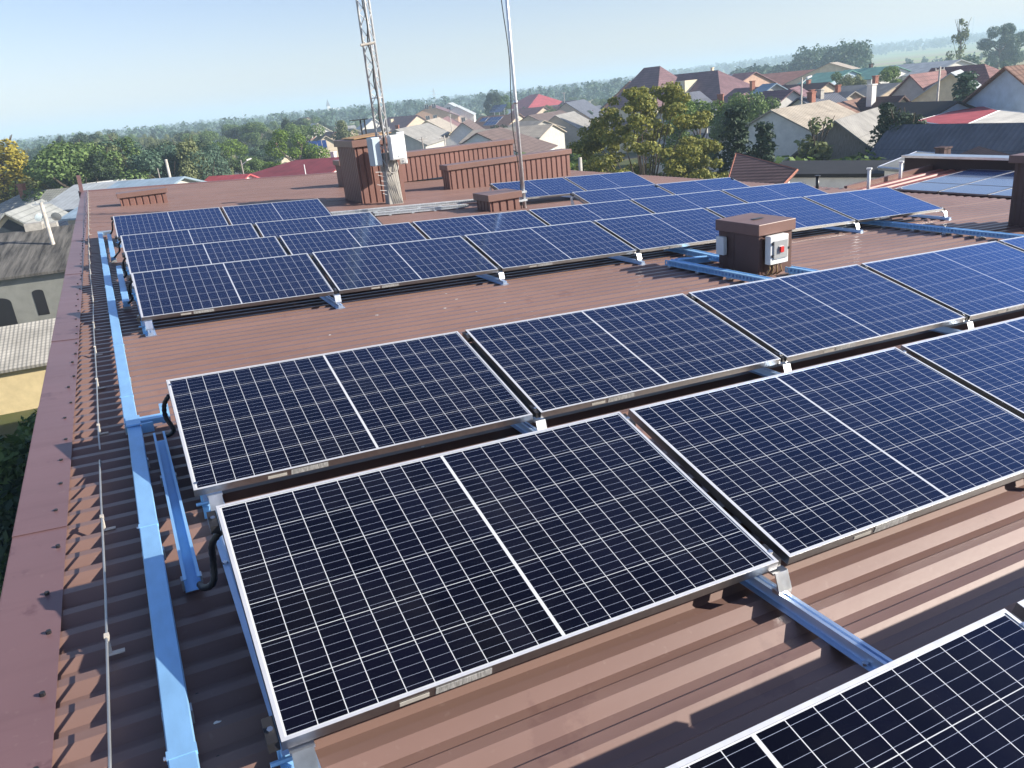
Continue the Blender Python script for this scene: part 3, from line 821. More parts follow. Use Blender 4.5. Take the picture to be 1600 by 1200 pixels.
_f = CW @ Vector((0, 0, 1)); YAW0 = math.atan2(_f.x, _f.y)
def zt(x, y):                                    # terrain height
    x = np.asarray(x, float); y = np.asarray(y, float)
    dx, dy = x - CAMW.x, y - CAMW.y; d = np.hypot(dx, dy); a = np.degrees(np.arctan2(dx, dy) - YAW0)
    a = (a + 180) % 360 - 180
    s = sstep(2, 26, a) * sstep(130, 60, a)
    slope = np.maximum(d - 230, 0); slope = np.minimum(slope, 1500) * 0.0066 + np.maximum(d - 1730, 0) * 0.017 * sstep(3600, 2600, d)
    base = sstep(900, 3000, d) * 9.0
    return GZ + s * slope + base * (1 - 0.5 * s) + 0.4 * np.sin(x * 0.011) * np.cos(y * 0.013) * sstep(300, 900, d)


def ground():
    vs_, fs = [], []; na = 120
    rad = [0.0] + list(np.geomspace(6, 5200, 56))
    for r in rad:
        for k in range(na):
            a = 6.283185 * k / na; x, y = CAMW.x + r * math.sin(a), CAMW.y + r * math.cos(a)
            vs_.append((x, y, float(zt(x, y))))
    for i in range(len(rad) - 1):
        for k in range(na):
            k2 = (k + 1) % na; fs.append((i * na + k, (i + 1) * na + k, (i + 1) * na + k2, i * na + k2))
    m, nt, b = newmat('ground'); n = N(nt); p = n.geo_pos()
    dist = nt.nodes.new('ShaderNodeVectorMath'); dist.operation = 'LENGTH'; nt.links.new(p, dist.inputs[0])
    far = n.ramp(n.math('DIVIDE', dist.outputs['Value'], 400.0), [(0.45, (0, 0, 0)), (0.7, (1, 1, 1))])
    town = n.ramp(n.noise(p, 0.06, 6, 0.6), [(0.35, (0.060, 0.085, 0.030)), (0.5, (0.10, 0.11, 0.045)), (0.62, (0.17, 0.145, 0.10))])
    vor = nt.nodes.new('ShaderNodeTexVoronoi'); mp = n.scalevec(p, (0.010, 0.0045, 0.0)); nt.links.new(mp, vor.inputs['Vector']); vor.inputs['Scale'].default_value = 1.0
    cs = n.sep(vor.outputs['Color'])[0]
    fld = n.ramp(cs, [(0.10, (0.30, 0.36, 0.09)), (0.35, (0.38, 0.33, 0.15)), (0.55, (0.24, 0.33, 0.075)), (0.75, (0.36, 0.28, 0.16)), (0.92, (0.27, 0.31, 0.09))])
    nt.nodes[-1].color_ramp.interpolation = 'CONSTANT' if False else 'LINEAR'
    fld = n.mix(n.math('MULTIPLY', n.noise(p, 0.09, 5), 0.35), fld, (0.12, 0.13, 0.05))
    nt.links.new(n.mix(far, town, fld), b.inputs['Base Color']); b.inputs['Roughness'].default_value = 0.95; b.inputs['Specular IOR Level'].default_value = 0.1
    o = MB().add(vs_, fs).build('ground', m, smooth=True); o['kind'] = 'structure'

ground()
M['asphalt'] = plain('asphalt', (0.085, 0.085, 0.09), 0.9, scale=0.6)
M['paving'] = plain('pale_paving', (0.40, 0.36, 0.30), 0.9, scale=0.6)
M['lawn'] = plain('green_lawn', (0.085, 0.17, 0.06), 0.95, var=0.2, scale=0.3)

def strip(name, pts, half, z, mat):
    vs_, fs = [], []
    P = [Vector((p[0], p[1], 0)) for p in pts]
    for i, p in enumerate(P):
        t = (P[min(i + 1, len(P) - 1)] - P[max(i - 1, 0)]).normalized(); nrm = Vector((-t.y, t.x, 0))
        vs_ += [tuple(p + nrm * half + Vector((0, 0, z))), tuple(p - nrm * half + Vector((0, 0, z)))]
    for i in range(len(P) - 1): fs.append((2 * i + 1, 2 * i + 3, 2 * i + 2, 2 * i))
    o = MB().add(vs_, fs).build(name, mat); o['kind'] = 'structure'

strip('road', [gxy(560, 40), gxy(655, 85), gxy(680, 130), gxy(703, 190), gxy(722, 260), gxy(745, 380)], 4.6, GZ + 0.05, M['asphalt'])
strip('pavement', [gxy(505, 45), gxy(612, 88), gxy(652, 130), gxy(684, 190), gxy(709, 260)], 3.0, GZ + 0.09, M['paving'])
strip('pavement', [gxy(720, 95), gxy(735, 130), gxy(738, 185), gxy(748, 260)], 1.6, GZ + 0.10, M['paving'])
strip('lawn', [gxy(440, 118), gxy(560, 122)], 26, GZ + 0.06, M['lawn'])

# ------------------------------------------------------------------ houses
def window(b_root, cx, cz, w, h, face, off, mf='winframe'):
    """face: '-y' '+y' '-x' '+x'; off = wall plane coordinate; cx along the wall"""
    fr, gl = MB(), MB(); t = 0.07
    def bx(m, a0, a1, z0, z1, d0, d1):
        s = -1 if face[0] == '-' else 1
        lo, hi = sorted((off + s * d0, off + s * d1))
        if face[1] == 'y': m.box(a0, a1, lo, hi, z0, z1)
        else: m.box(lo, hi, a0, a1, z0, z1)
    x0, x1, z0, z1 = cx - w / 2, cx + w / 2, cz - h / 2, cz + h / 2
    bx(fr, x0, x1, z0, z0 + t, 0.005, 0.05); bx(fr, x0, x1, z1 - t, z1, 0.005, 0.05); bx(fr, x0, x0 + t, z0 + t, z1 - t, 0.005, 0.05); bx(fr, x1 - t, x1, z0 + t, z1 - t, 0.005, 0.05)
    if w > 0.8: bx(fr, cx - t / 2, cx + t / 2, z0 + t, z1 - t, 0.005, 0.045)
    f = fr.build('window', M[mf], b_root)
    bx(gl, x0 + t, x1 - t, z0 + t, z1 - t, 0.004, 0.02); gl.build('pane', M['glass'], f)


def house(name, label, A, B, hw, rise, wall, roof, cat='house', base=GZ, hip=(0, 0), over=0.4, wins=(), chims=(), hw2=None, group=None, gable=None, cut=(0, 0)):
    """A, B: ridge ends (world). hw/hw2: half widths on the near (-y) and far side; ridge height from A."""
    hw *= DS; rise *= DS; hw2 = hw2 * DS if hw2 else None
    wins = [(f_, c_ * DS, z_ * DS, w_ * DS, h_ * DS) for f_, c_, z_, w_, h_ in wins]; chims = [(a_ * DS, b_ * DS, c_ * DS * 0.8, d_ * DS, m_) for a_, b_, c_, d_, m_ in chims]
    A = Vector(A); B = Vector(B); zr = A.z; d = B - A; d.z = 0; Ln = d.length; yaw = math.atan2(d.y, d.x)
    t = thing(name, label, cat, Matrix.Translation((A.x, A.y, base)) @ Matrix.Rotation(yaw, 4, 'Z'), group)
    h = zr - base; hw2 = hw2 or hw; he = h - rise; he2 = h - rise * hw2 / hw; he2 = max(he2, 0.8)
    hx0, hx1 = hip[0] * hw, hip[1] * hw          # hipped ends: wall stands out beyond the ridge end
    X0, X1 = -hx0, Ln + hx1
    w = MB()
    if hip[0] or hip[1]:
        w.box(X0, X1, -hw, hw2, -1.5, min(he, he2) - 0.03)
        if not hip[0]: w.prism([(-hw, he - 0.03), (hw2, he2 - 0.03), (0, h - 0.06)], X0, X0 + 0.25, 'x')
        if not hip[1]: w.prism([(-hw, he - 0.03), (hw2, he2 - 0.03), (0, h - 0.06)], X1 - 0.25, X1, 'x')
    else:
        w.prism([(-hw, -1.5), (hw2, -1.5), (hw2, he2 - 0.04), (0, h - 0.06), (-hw, he - 0.04)], X0, X1, 'x')
    wl = w.build('wall', M[wall], t)
    if gable:                                     # boarded gable triangles, proud of the wall
        g = MB()
        g.prism([(-hw, he - 0.04), (hw2, he2 - 0.04), (0, h - 0.06)], X0 - 0.05, X0 - 0.004, 'x'); g.prism([(-hw, he - 0.04), (hw2, he2 - 0.04), (0, h - 0.06)], X1 + 0.004, X1 + 0.05, 'x')
        g.build('gable_boarding', M[gable], t)
    s1 = rise / hw; r = MB(); o = over; T = 0.14
    e0 = -o if not hip[0] else -hx0 - o; e1 = Ln + o if not hip[1] else Ln + hx1 + o
    ra = 0 if hip[0] else -o; rb = Ln if hip[1] else Ln + o
    zl, zl2 = he - o * s1, he2 - o * s1
    r.slab([(e0, -hw - o, zl), (e1, -hw - o, zl), (rb, 0, h), (ra, 0, h)], T)
    r.slab([(e1, hw2 + o, zl2), (e0, hw2 + o, zl2), (ra, 0, h), (rb, 0, h)], T)
    if hip[0]: r.slab([(e0, hw2 + o, zl2), (e0, -hw - o, zl), (0, 0, h)], T)
    if hip[1]: r.slab([(e1, -hw - o, zl), (e1, hw2 + o, zl2), (Ln, 0, h)], T)
    ro = r.build('roof', M[roof], t)
    for (cx, cy, cw, top, cm) in chims:
        zb = h - abs(cy) * s1 - 0.5
        c = MB(); c.box(cx - cw / 2, cx + cw / 2, cy - cw / 2, cy + cw / 2, zb, h + top).box(cx - cw / 2 - 0.06, cx + cw / 2 + 0.06, cy - cw / 2 - 0.06, cy + cw / 2 + 0.06, h + top + 0.001, h + top + 0.12)
        c.build('chimney', M[cm], ro)
    for (face, c, z, ww, wh) in wins:
        off = {'-y': -hw, '+y': hw2, '-x': X0 - (0.05 if gable else 0), '+x': X1 + (0.05 if gable else 0)}[face]
        window(t, c, z, ww, wh, face, off)
    return t


def rd(uA, vA, dA, uB, dB):                      # ridge ends from what is seen, B levelled to A
    a = wp(uA, vA, dA); b = wp(uB, 200, dB); b.z = a.z; return a, b


H = house
# --- left side, close below the parapet
a, b = rd(-70, 522, 43, 150, 41.5)
H('slate_roofed_shed', 'low yellow walled shed under a pale slate tile roof, close below the parapet', a, b, 3.0, 1.15, 'yellow_wall', 'r_slate', 'shed', wins=(('-y', 5.0, 1.6, 0.9, 1.0),), over=0.3)
a, b = rd(-60, 372, 54, 130, 52.0)
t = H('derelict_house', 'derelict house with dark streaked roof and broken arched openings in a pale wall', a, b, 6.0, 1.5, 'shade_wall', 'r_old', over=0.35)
for i, cx in enumerate((2.6, 4.0, 5.5)):
    pass
hb = t
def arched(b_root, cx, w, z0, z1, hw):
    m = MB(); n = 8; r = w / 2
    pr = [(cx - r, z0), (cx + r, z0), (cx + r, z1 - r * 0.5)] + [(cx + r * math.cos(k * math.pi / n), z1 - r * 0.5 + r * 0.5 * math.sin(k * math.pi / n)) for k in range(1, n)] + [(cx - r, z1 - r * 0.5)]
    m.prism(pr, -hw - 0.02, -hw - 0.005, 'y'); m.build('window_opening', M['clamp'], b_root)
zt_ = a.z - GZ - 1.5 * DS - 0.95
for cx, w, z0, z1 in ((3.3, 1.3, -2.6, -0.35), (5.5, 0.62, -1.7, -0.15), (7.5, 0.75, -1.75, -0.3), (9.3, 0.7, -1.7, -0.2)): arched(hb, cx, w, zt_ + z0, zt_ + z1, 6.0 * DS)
for i, (u, w_) in enumerate(((58, 1.05), (83, 0.9))):
    p = wp(u, 368, 53.0)
    tag(MB().box(-w_ / 2, w_ / 2, -0.4, 0.4, -2.2, 0.85).build('concrete_chimney', M['concrete'], None, Matrix.Translation(p) @ Matrix.Rotation(-0.1, 4, 'Z')),
        ['square grey concrete chimney left of the dish pole', 'square grey concrete chimney right beside the dish pole'][i], 'chimney', 'grey chimneys by the derelict house')
a, b = rd(40, 299, 82, 122, 78)
t = H('tile_roofed_house', 'cream house with large grey tiled roof and red brick chimney, at the far left', a, b, 6.2, 3.0, 'cream', 'r_grey', hip=(1, 0), over=0.5, chims=((0.4, -0.8, 0.55, 0.6, 'brick'),))
MB().prism([(2.6, 7.05), (3.2, 7.05), (3.2, 7.6), (2.6, 7.6)], -2.35, -2.1, 'y').build('roof_hatch', M['clamp'], t)
aa, bb = rd(10, 331, 58, 30, 66)
g = H('gabled_wing', 'cream gabled wing with dark triangular attic window, in front of the grey tiled house', aa, bb, 1.9, 1.5, 'cream', 'r_grey', 'house wing', over=0.5)
zz = aa.z - GZ
MB().prism([(-1.3, zz - 1.6), (1.3, zz - 1.6), (0, zz - 0.5)], -0.06, -0.01, 'x').build('attic_window', M['glass'], g)
aa, bb = rd(97, 287, 93, 102, 104)
H('tile_roofed_annex', 'grey tiled gable roof rising behind the parapet corner, right of the tiled house', aa, bb, 3.2, 2.2, 'dirty', 'r_grey', over=0.5)

p = wp(86, 392, 50)
t = thing('utility_pole', 'pale concrete utility pole with satellite dishes, left of the parapet', 'utility pole', Matrix.Translation((p.x, p.y, GZ)))
topz = wp(83, 314, 50).z - GZ
MB().tube([(0, 0, 0), (0.0, 0, topz)], [0.17, 0.11], 10).build('post', M['woodlight'], t, smooth=True)
MB().box(-0.5, 0.6, -0.05, 0.05, topz - 0.12, topz - 0.03).build('crossarm', M['zincgrey'], t)
def dish(par, x, y, z, r, mat, rx):
    m = MB(); n = 14; rings = [(0.02, 0.16), (0.5, 0.11), (0.85, 0.03), (1.0, 0.0)]; R_ = Matrix.Rotation(rx, 3, 'Z') @ Matrix.Rotation(-1.1, 3, 'X')
    vs_ = []
    for s_ in (0, -0.02):
        for f_, h_ in rings:
            for k in range(n): vs_.append(Vector((x, y, z)) + R_ @ Vector((r * f_ * math.cos(6.283 * k / n), r * f_ * math.sin(6.283 * k / n), -h_ * r + s_)))
    fs = []
    for q in range(2):
        for i in range(3):
            for k in range(n):
                a0 = q * 4 * n + i * n; fs.append((a0 + k, a0 + (k + 1) % n, a0 + n + (k + 1) % n, a0 + n + k))
    m.add(vs_, fs); m.tube([Vector((x, y, z)) + R_ @ Vector((0, -r, 0)), Vector((x, y, z)) + R_ @ Vector((0, -0.3 * r, 0.7 * r))], 0.02, 5)
    m.build('satellite_dish', M[mat], par)
dish(t, -0.35, -0.1, topz - 0.85, 0.26, 'boxb', 0.5)
dish(t, 0.62, -0.1, topz - 0.95, 0.30, 'zincgrey', -0.2)
for s_ in range(3): MB().tube([(-0.3 + 0.3 * s_, 0, topz - 0.05), (-0.3 + 0.3 * s_, 0, topz + 0.12)], 0.03, 6).build('insulator', M['zincgrey'], t)
m = MB(); m.tube([(0, 0, topz - 0.95), (0.62, 0, topz - 1.05)], 0.03, 6).tube([(0, 0, topz - 0.85), (-0.35, 0, topz - 0.95)], 0.03, 6)
m.build('dish_arm', M['zincgrey'], t)

# --- behind the far roof edge, left to centre
a, b = rd(122, 288, 74, 196, 71)
H('metal_roofed_shed', 'shed with pale grey ribbed metal roof, just beyond the far left roof corner', a, b, 5, 1.3, 'dirty', 'r_steel', 'shed')
a, b = rd(190, 283, 62, 264, 59)
H('metal_roofed_shed', 'shed with blue grey ribbed metal roof, left of the leaning wooden pole', a, b, 5.5, 1.5, 'dirty', 'r_blue', 'shed')
p = gxy(150, 80)
zv = wp(150, 284, 80).z
t = thing('white_van', 'white van seen over the far left corner of the roof', 'van', Matrix.Translation((p[0], p[1], GZ)) @ Matrix.Rotation(-0.12, 4, 'Z'))
hh = zv - GZ
m = MB(); m.prism([(-2.2, hh - 1.7), (2.3, hh - 1.7), (2.35, hh - 0.9), (1.7, hh - 0.05), (1.4, hh), (-2.1, hh - 0.03), (-2.25, hh - 0.3)], -0.95, 0.95, 'y'); m.build('body', M['boxw'], t, bevel=0.06)
for sx in (-1.4, 1.5):
    for sy in (-0.97, 0.79): MB().tube([(sx, sy, hh - 1.7), (sx, sy + 0.18, hh - 1.7)], 0.36, 12).build('wheel', M['black'], t)
m = MB(); m.box(0.7, 1.6, -0.965, -0.951, hh - 0.85, hh - 0.3); m.build('window', M['glass'], t)
m = MB(); m.box(-4.5, 4.5, -2, 2, 0, hh - 2.07); m = m.build('raised_platform', M['concrete'], None, Matrix.Translation((p[0], p[1], GZ)) @ Matrix.Rotation(-0.12, 4, 'Z')); tag(m, 'concrete loading platform under the white van', 'platform')

def pole(name, label, u, v0, d, mat, r=0.13, lean=0.0, group=None, extra=None):
    top = wp(u, v0, d); t = thing(name, label, 'pole', Matrix.Translation((top.x, top.y, GZ)), group)
    h = top.z - GZ
    MB().tube([(0, 0, -0.3), (lean, 0, h)], [r, r * 0.65], 8).build('post', M[mat], t, smooth=True)
    if extra == 'strut': MB().tube([(1.9, -0.3, -0.3), (0.35, 0, h * 0.72)], r * 0.8, 8).build('strut', M['wood'], t, smooth=True)
    if extra == 'lamp':
        MB().tube([(lean, 0, h - 0.6), (0.8, 0, h - 0.15)], 0.04, 6).build('lamp_arm', M['zincgrey'], t); MB().prism([(0.7, h - 0.2), (1.35, h - 0.02), (1.3, h + 0.1), (0.7, h - 0.02)], -0.12, 0.12, 'y').build('lamp_head', M['boxw'], t)
    if extra == 'arm':
        MB().box(-0.7, 0.7, -0.04, 0.04, h - 0.35, h - 0.27).build('crossarm', M['wood'], t)
        m = MB()
        for x in (-0.6, 0, 0.6): m.tube([(x, 0, h - 0.27), (x, 0, h - 0.1)], 0.035, 6)
        m.build('insulator', M['boxw'], t)
    return t
pole('utility_pole', 'pale leaning wooden pole with a strut, behind the far roof edge', 259, 249, 62, 'woodlight', 0.16, 0, None, 'strut')
pole('utility_pole', 'thin dark lamp pole standing before the trees left of the mast', 376, 250, 92, 'wood', 0.12, 0, None, 'lamp')
a, b = rd(312, 277, 88, 345, 85)
H('red_roofed_shed', 'low shed with bright red metal roof, right of the leaning wooden pole', a, b, 6, 1.4, 'white', 'r_red', 'shed', hip=(1, 0), chims=((0.6, -0.3, 0.8, 0.7, 'cream'),))
a, b = rd(331, 275, 80, 372, 77)
H('red_roofed_shed', 'small red roofed shed with a white end wall', a, b, 2.4, 1.0, 'white', 'r_red', 'shed')
a, b = rd(403, 240, 150, 430, 143)
H('farm_house', 'old house with tan roof half hidden by trees, left of the bright green tree', a, b, 6, 3.2, 'beige', 'r_tan', chims=())
a, b = rd(462, 250, 82, 545, 78)
H('maroon_roofed_hall', 'low white walled hall under a maroon metal roof, left of the tall chimney box', a, b, 8.0, 1.9, 'white', 'r_maroon', 'hall', hip=(1, 0), wins=(('-y', 0.5, 1.6, 1.0, 0.9), ('-y', 4.5, 1.6, 1.0, 0.9)), chims=((3.0, 2.0, 0.5, 0.3, 'white'),))
pole('lamp_post', 'small white globe lamp beside the maroon roofed hall', 475, 257, 70, 'boxw', 0.06)
p = wp(496, 226, 105)
t = thing('solar_array', 'free standing row of four dark solar panels on the green lawn', 'solar array', Matrix.Translation((p.x, p.y, GZ)) @ Matrix.Rotation(-0.12, 4, 'Z'))
hz = p.z - GZ
for k in range(4):
    x0 = -1.35 + k * 0.68
    MB().hexa([(x0, -0.25, hz - 0.55), (x0 + 0.62, -0.25, hz - 0.55), (x0 + 0.62, 0.25, hz + 0.5), (x0, 0.25, hz + 0.5)], [(x0, -0.30, hz - 0.52), (x0 + 0.62, -0.30, hz - 0.52), (x0 + 0.62, 0.20, hz + 0.53), (x0, 0.20, hz + 0.53)]).build('array_module', M['pvblue'], t)
MB().box(-1.4, 1.4, -0.27, -0.2, hz - 0.66, hz - 0.58).build('rail', M['alu'], t)
for sx in (-0.6, 0.6): MB().tube([(sx, 0.1, -0.2), (sx, 0.1, hz - 0.2)], 0.06, 6).build('leg', M['zincgrey'], t)
MB().box(-0.2, 0.25, 0.1, 0.3, hz - 1.1, hz - 0.75).build('control_box', M['concrete'], t)
for u, v, d, u2, lb, rf in ((510, 206, 170, 522, 'tiny brown house behind the lawn solar panels', 'r_brown'), (540, 201, 190, 553, 'tiny house with pale roof left of the mast', 'r_tan'), (487, 193, 240, 497, 'tiny far white roofed house among trees', 'r_white'), (570, 202, 150, 598, 'grey roofed cottage directly behind the mast', 'r_asb'), (468, 184, 330, 484, 'far cottage with reddish roof among the trees', 'r_brown'), (573, 186, 260, 585, 'small far white gabled house just left of the mast', 'r_steel'),
                            (497, 212, 150, 506, 'small tan roofed shed above the lawn solar panels', 'r_tan')):
    a, b = rd(u, v, d, u2, d * 0.97)
    H('cottage', lb, a, b, 3.6, 2.4, 'white' if 'white' in lb else 'beige', rf, group='small far cottages')

# --- the street in the centre
a, b = rd(608, 183, 245, 655, 232)
H('mauve_roofed_house', 'large house with wide mauve roof left of the pink house', a, b, 10, 6.2, 'beige', 'r_mauve', chims=((4.5, -2, 1.0, -0.6, 'cream'),))
a, b = rd(672, 165, 300, 684, 340)
H('pink_house', 'salmon pink gabled house with four small windows', a, b, 9.5, 4.2, 'pink', 'r_purple', wins=(('-x', -1.3, 9.4, 1.4, 1.6), ('-x', 1.3, 9.4, 1.4, 1.6), ('-x', -1.3, 5.6, 1.4, 1.6), ('-x', 1.3, 5.6, 1.4, 1.6), ('-x', -4.5, 2.8, 1.2, 1.6), ('-x', 4.5, 2.8, 1.2, 1.6)), over=0.6)
a, b = rd(700, 161, 345, 712, 375)
H('white_house', 'white gabled house behind the pink house', a, b, 6.5, 4, 'white', 'r_steel', wins=(('-x', 0, 7.5, 1.6, 1.4),))
a, b = rd(713, 166, 310, 722, 340)
H('white_house', 'white house with a porch right of the pink house', a, b, 6.0, 3.5, 'white', 'r_steel', wins=(('-x', -2, 3.6, 1.5, 1.8), ('-x', 2, 3.6, 1.5, 1.8)))
a, b = rd(618, 202, 125, 652, 138)
H('row_house', 'grey roofed row house nearest the mast on the left side of the street', a, b, 4.2, 2.4, 'dirty', 'r_asb', chims=((3.0, 0.5, 0.6, 0.4, 'brick'),), wins=(('+x', 0, 2, 1.0, 1.2),), group='row houses along the street')
a, b = rd(645, 197, 158, 669, 172)
H('row_house', 'beige row house with pale roof on the left side of the street', a, b, 4.2, 2.2, 'beige', 'r_asb', wins=(('+x', -1.8, 2.4, 0.9, 1.3), ('+x', 1.0, 2.4, 0.9, 1.3)), group='row houses along the street')
a, b = rd(666, 188, 205, 688, 228)
H('row_house', 'yellow row house with olive roof further up the street', a, b, 5, 3.0, 'yellow_wall', 'r_tan', wins=(('+x', -2.2, 2.6, 1.0, 1.4), ('+x', 0.4, 2.6, 1.0, 1.4)), group='row houses along the street')
a, b = rd(690, 186, 235, 701, 270)
H('row_house', 'small mauve roofed row house at the bend of the street', a, b, 4, 2.4, 'cream', 'r_mauve', group='row houses along the street')
a, b = rd(722, 191, 150, 734, 172)
H('white_gable_house', 'white gabled house with grey roof on the right side of the street', a, b, 3.9, 3.0, 'white', 'r_darktile', wins=(('-x', 0.4, 3.4, 1.2, 0.9),), over=0.5)
a, b = rd(746, 207, 92, 782, 101)
t = H('tile_roofed_house', 'white house with dark wavy tile roof and small gable window, right of the street', a, b, 5.3, 2.8, 'paleblue', 'r_darktile', hip=(0, 1), over=0.45, wins=(('-x', -0.2, 3.25, 1.15, 0.8),))
a, b = rd(752, 182, 185, 812, 178)
t = H('brown_tiled_house', 'long brown tiled house with two solar arrays on its roof', a, b, 6.5, 3.4, 'beige', 'r_brown')
sl = math.atan2(3.4, 6.5); zr_ = a.z - GZ
for x0, nx, ny in ((1.2, 2, 1), (4.0, 4, 2)):
    m = MB(); m2 = MB()
    for i in range(nx):
        for j in range(ny):
            y1 = -0.8 - j * 1.75; xx = x0 + i * 1.06
            q = [(xx, y1 - 1.65 * math.cos(sl)), (xx + 1.0, y1 - 1.65 * math.cos(sl)), (xx + 1.0, y1), (xx, y1)]
            P = [(px_, py_, zr_ + py_ * math.tan(sl) + 0.09) for px_, py_ in q]
            m.slab(P, 0.04); m2.slab([(p_[0] + (-.05 if k in (0, 3) else .05), p_[1] + (-.05 if k < 2 else .05), p_[2] - 0.025 + (-.026 if k < 2 else .026)) for k, p_ in enumerate(P)], 0.03)
    sp = m2.build('solar_array', M['boxw'], t); m.build('solar_glass', M['pvblue'], sp)
a, b = rd(742, 203, 130, 862, 124)
H('long_low_house', 'long low building with beige sheet roof behind the tile roofed house', a, b, 4.5, 1.4, 'dirty', 'r_tan')
a, b = rd(828, 148, 330, 846, 322)
H('red_house', 'house with bright red roof and pale blue glazed front, right of the white pole', a, b, 8, 4.2, 'blueboard', 'r_red', hip=(1, 1), wins=(('-y', 0, 4.6, 2.2, 2.0), ('-y', 3.2, 4.6, 2.2, 2.0)))
a, b = rd(806, 158, 250, 772, 262)
t = thing('solar_array', 'far bank of blue solar panels left of the white pole', 'solar array', Matrix.Translation((b.x, b.y, GZ)) @ Matrix.Rotation(math.atan2(a.y - b.y, a.x - b.x), 4, 'Z'))
for j in range(2): MB().hexa([(0, -1.5 + 1.3 * j, b.z - GZ - 3.2 + 1.25 * j), (9, -1.5 + 1.3 * j, b.z - GZ - 3.2 + 1.25 * j), (9, -0.3 + 1.3 * j, b.z - GZ - 2.05 + 1.25 * j), (0, -0.3 + 1.3 * j, b.z - GZ - 2.05 + 1.25 * j)], [(0, -1.55 + 1.3 * j, b.z - GZ - 3.15 + 1.25 * j), (9, -1.55 + 1.3 * j, b.z - GZ - 3.15 + 1.25 * j), (9, -0.35 + 1.3 * j, b.z - GZ - 2.0 + 1.25 * j), (0, -0.35 + 1.3 * j, b.z - GZ - 2.0 + 1.25 * j)]).build('array_module', M['pvblue'], t)
for sx in (1, 4.5, 8): MB().tube([(sx, 0.2, -0.3), (sx, 0.2, b.z - GZ - 1.8)], 0.1, 6).build('leg', M['zincgrey'], t)
for (u, v, d, u2, d2, hw, rs, wl, rf, lb) in (
        (806, 170, 235, 852, 226, 6, 3.0, 'beige', 'r_mauve', 'low house with mauve brown roof right of the white pole'),
        (850, 167, 255, 880, 247, 5, 2.6, 'beige', 'r_orange', 'house with orange brown roof behind the dark roofed barn'),
        (884, 160, 205, 915, 230, 6, 4.2, 'beige', 'r_asbd', 'dark roofed house with sunlit beige gable left of the golden tree'),
        (826, 180, 175, 878, 190, 5.5, 2.6, 'beige', 'r_darktile', 'dark brown roofed barn beside the white pole'),
        (868, 180, 150, 898, 165, 4.5, 2.8, 'beige', 'r_asb', 'grey roofed house with beige gable left of the golden tree'),
        (806, 190, 150, 850, 143, 4, 1.5, 'dirty', 'r_tan', 'low grey outbuilding above the hedge trees'),
        (880, 158, 290, 902, 284, 5, 3, 'white', 'r_mauve', 'far small house with mauve roof above the golden tree')):
    a, b = rd(u, v, d, u2, d2); H('village_house', lb, a, b, hw, rs, wl, rf, group='village houses in the centre')

# --- the school with purple roofs
a, b = rd(1006, 106, 150, 1034, 147)
H('school_building', 'large school block with steep purple hip roof, tallest roof behind the golden tree', a, b, 6.0, 5.8, 'cream', 'r_purple', 'school', hip=(0.5, 0.9), chims=())
a, b = rd(1040, 113, 150, 1122, 142)
a.z -= 0.6; b.z = a.z
t = H('school_wing', 'long cream school wing with purple roof and a pale dormer', a, b, 5.5, 4.0, 'cream', 'r_purple', 'school', hip=(0, 1), wins=tuple(('-y', x, 5.2 - 1.6, 1.2, 1.5) for x in (0.5, 2.2, 3.9, 5.6, 7.3, 9.0, 10.6)), chims=((9.6, 1.0, 0.5, 0.4, 'cream'),))
zz = a.z - GZ
MB().box(8.2, 10.6, -5.6, -2.2, zz - 4.0, zz - 1.3).build('dormer', M['cream'], t)
window(t, 9.4, zz - 2.6, 1.0, 1.5, '-y', -5.6)
a, b = rd(1128, 117, 150, 1178, 145)
t = H('school_annex', 'brick school annex with low brown roof and blue roof panels', a, b, 5.5, 2.2, 'brickw', 'r_purple', 'school', wins=tuple(('-y', x, 3.9, 0.9, 1.4) for x in (0.8, 2.0, 3.2, 4.4, 5.6)))
zz = a.z - GZ
MB().slab([(0.3, -4.2, zz - 1.55), (3.6, -4.2, zz - 1.55), (3.6, -0.6, zz - 0.11), (0.3, -0.6, zz - 0.11)], 0.05).build('roof_panel', M['r_blue'], t)
a, b = rd(983, 127, 165, 993, 178)
H('purple_roofed_house', 'smaller purple roofed house with sunlit reddish gable left of the school', a, b, 5.0, 4.0, 'pink', 'r_purple', over=0.5)

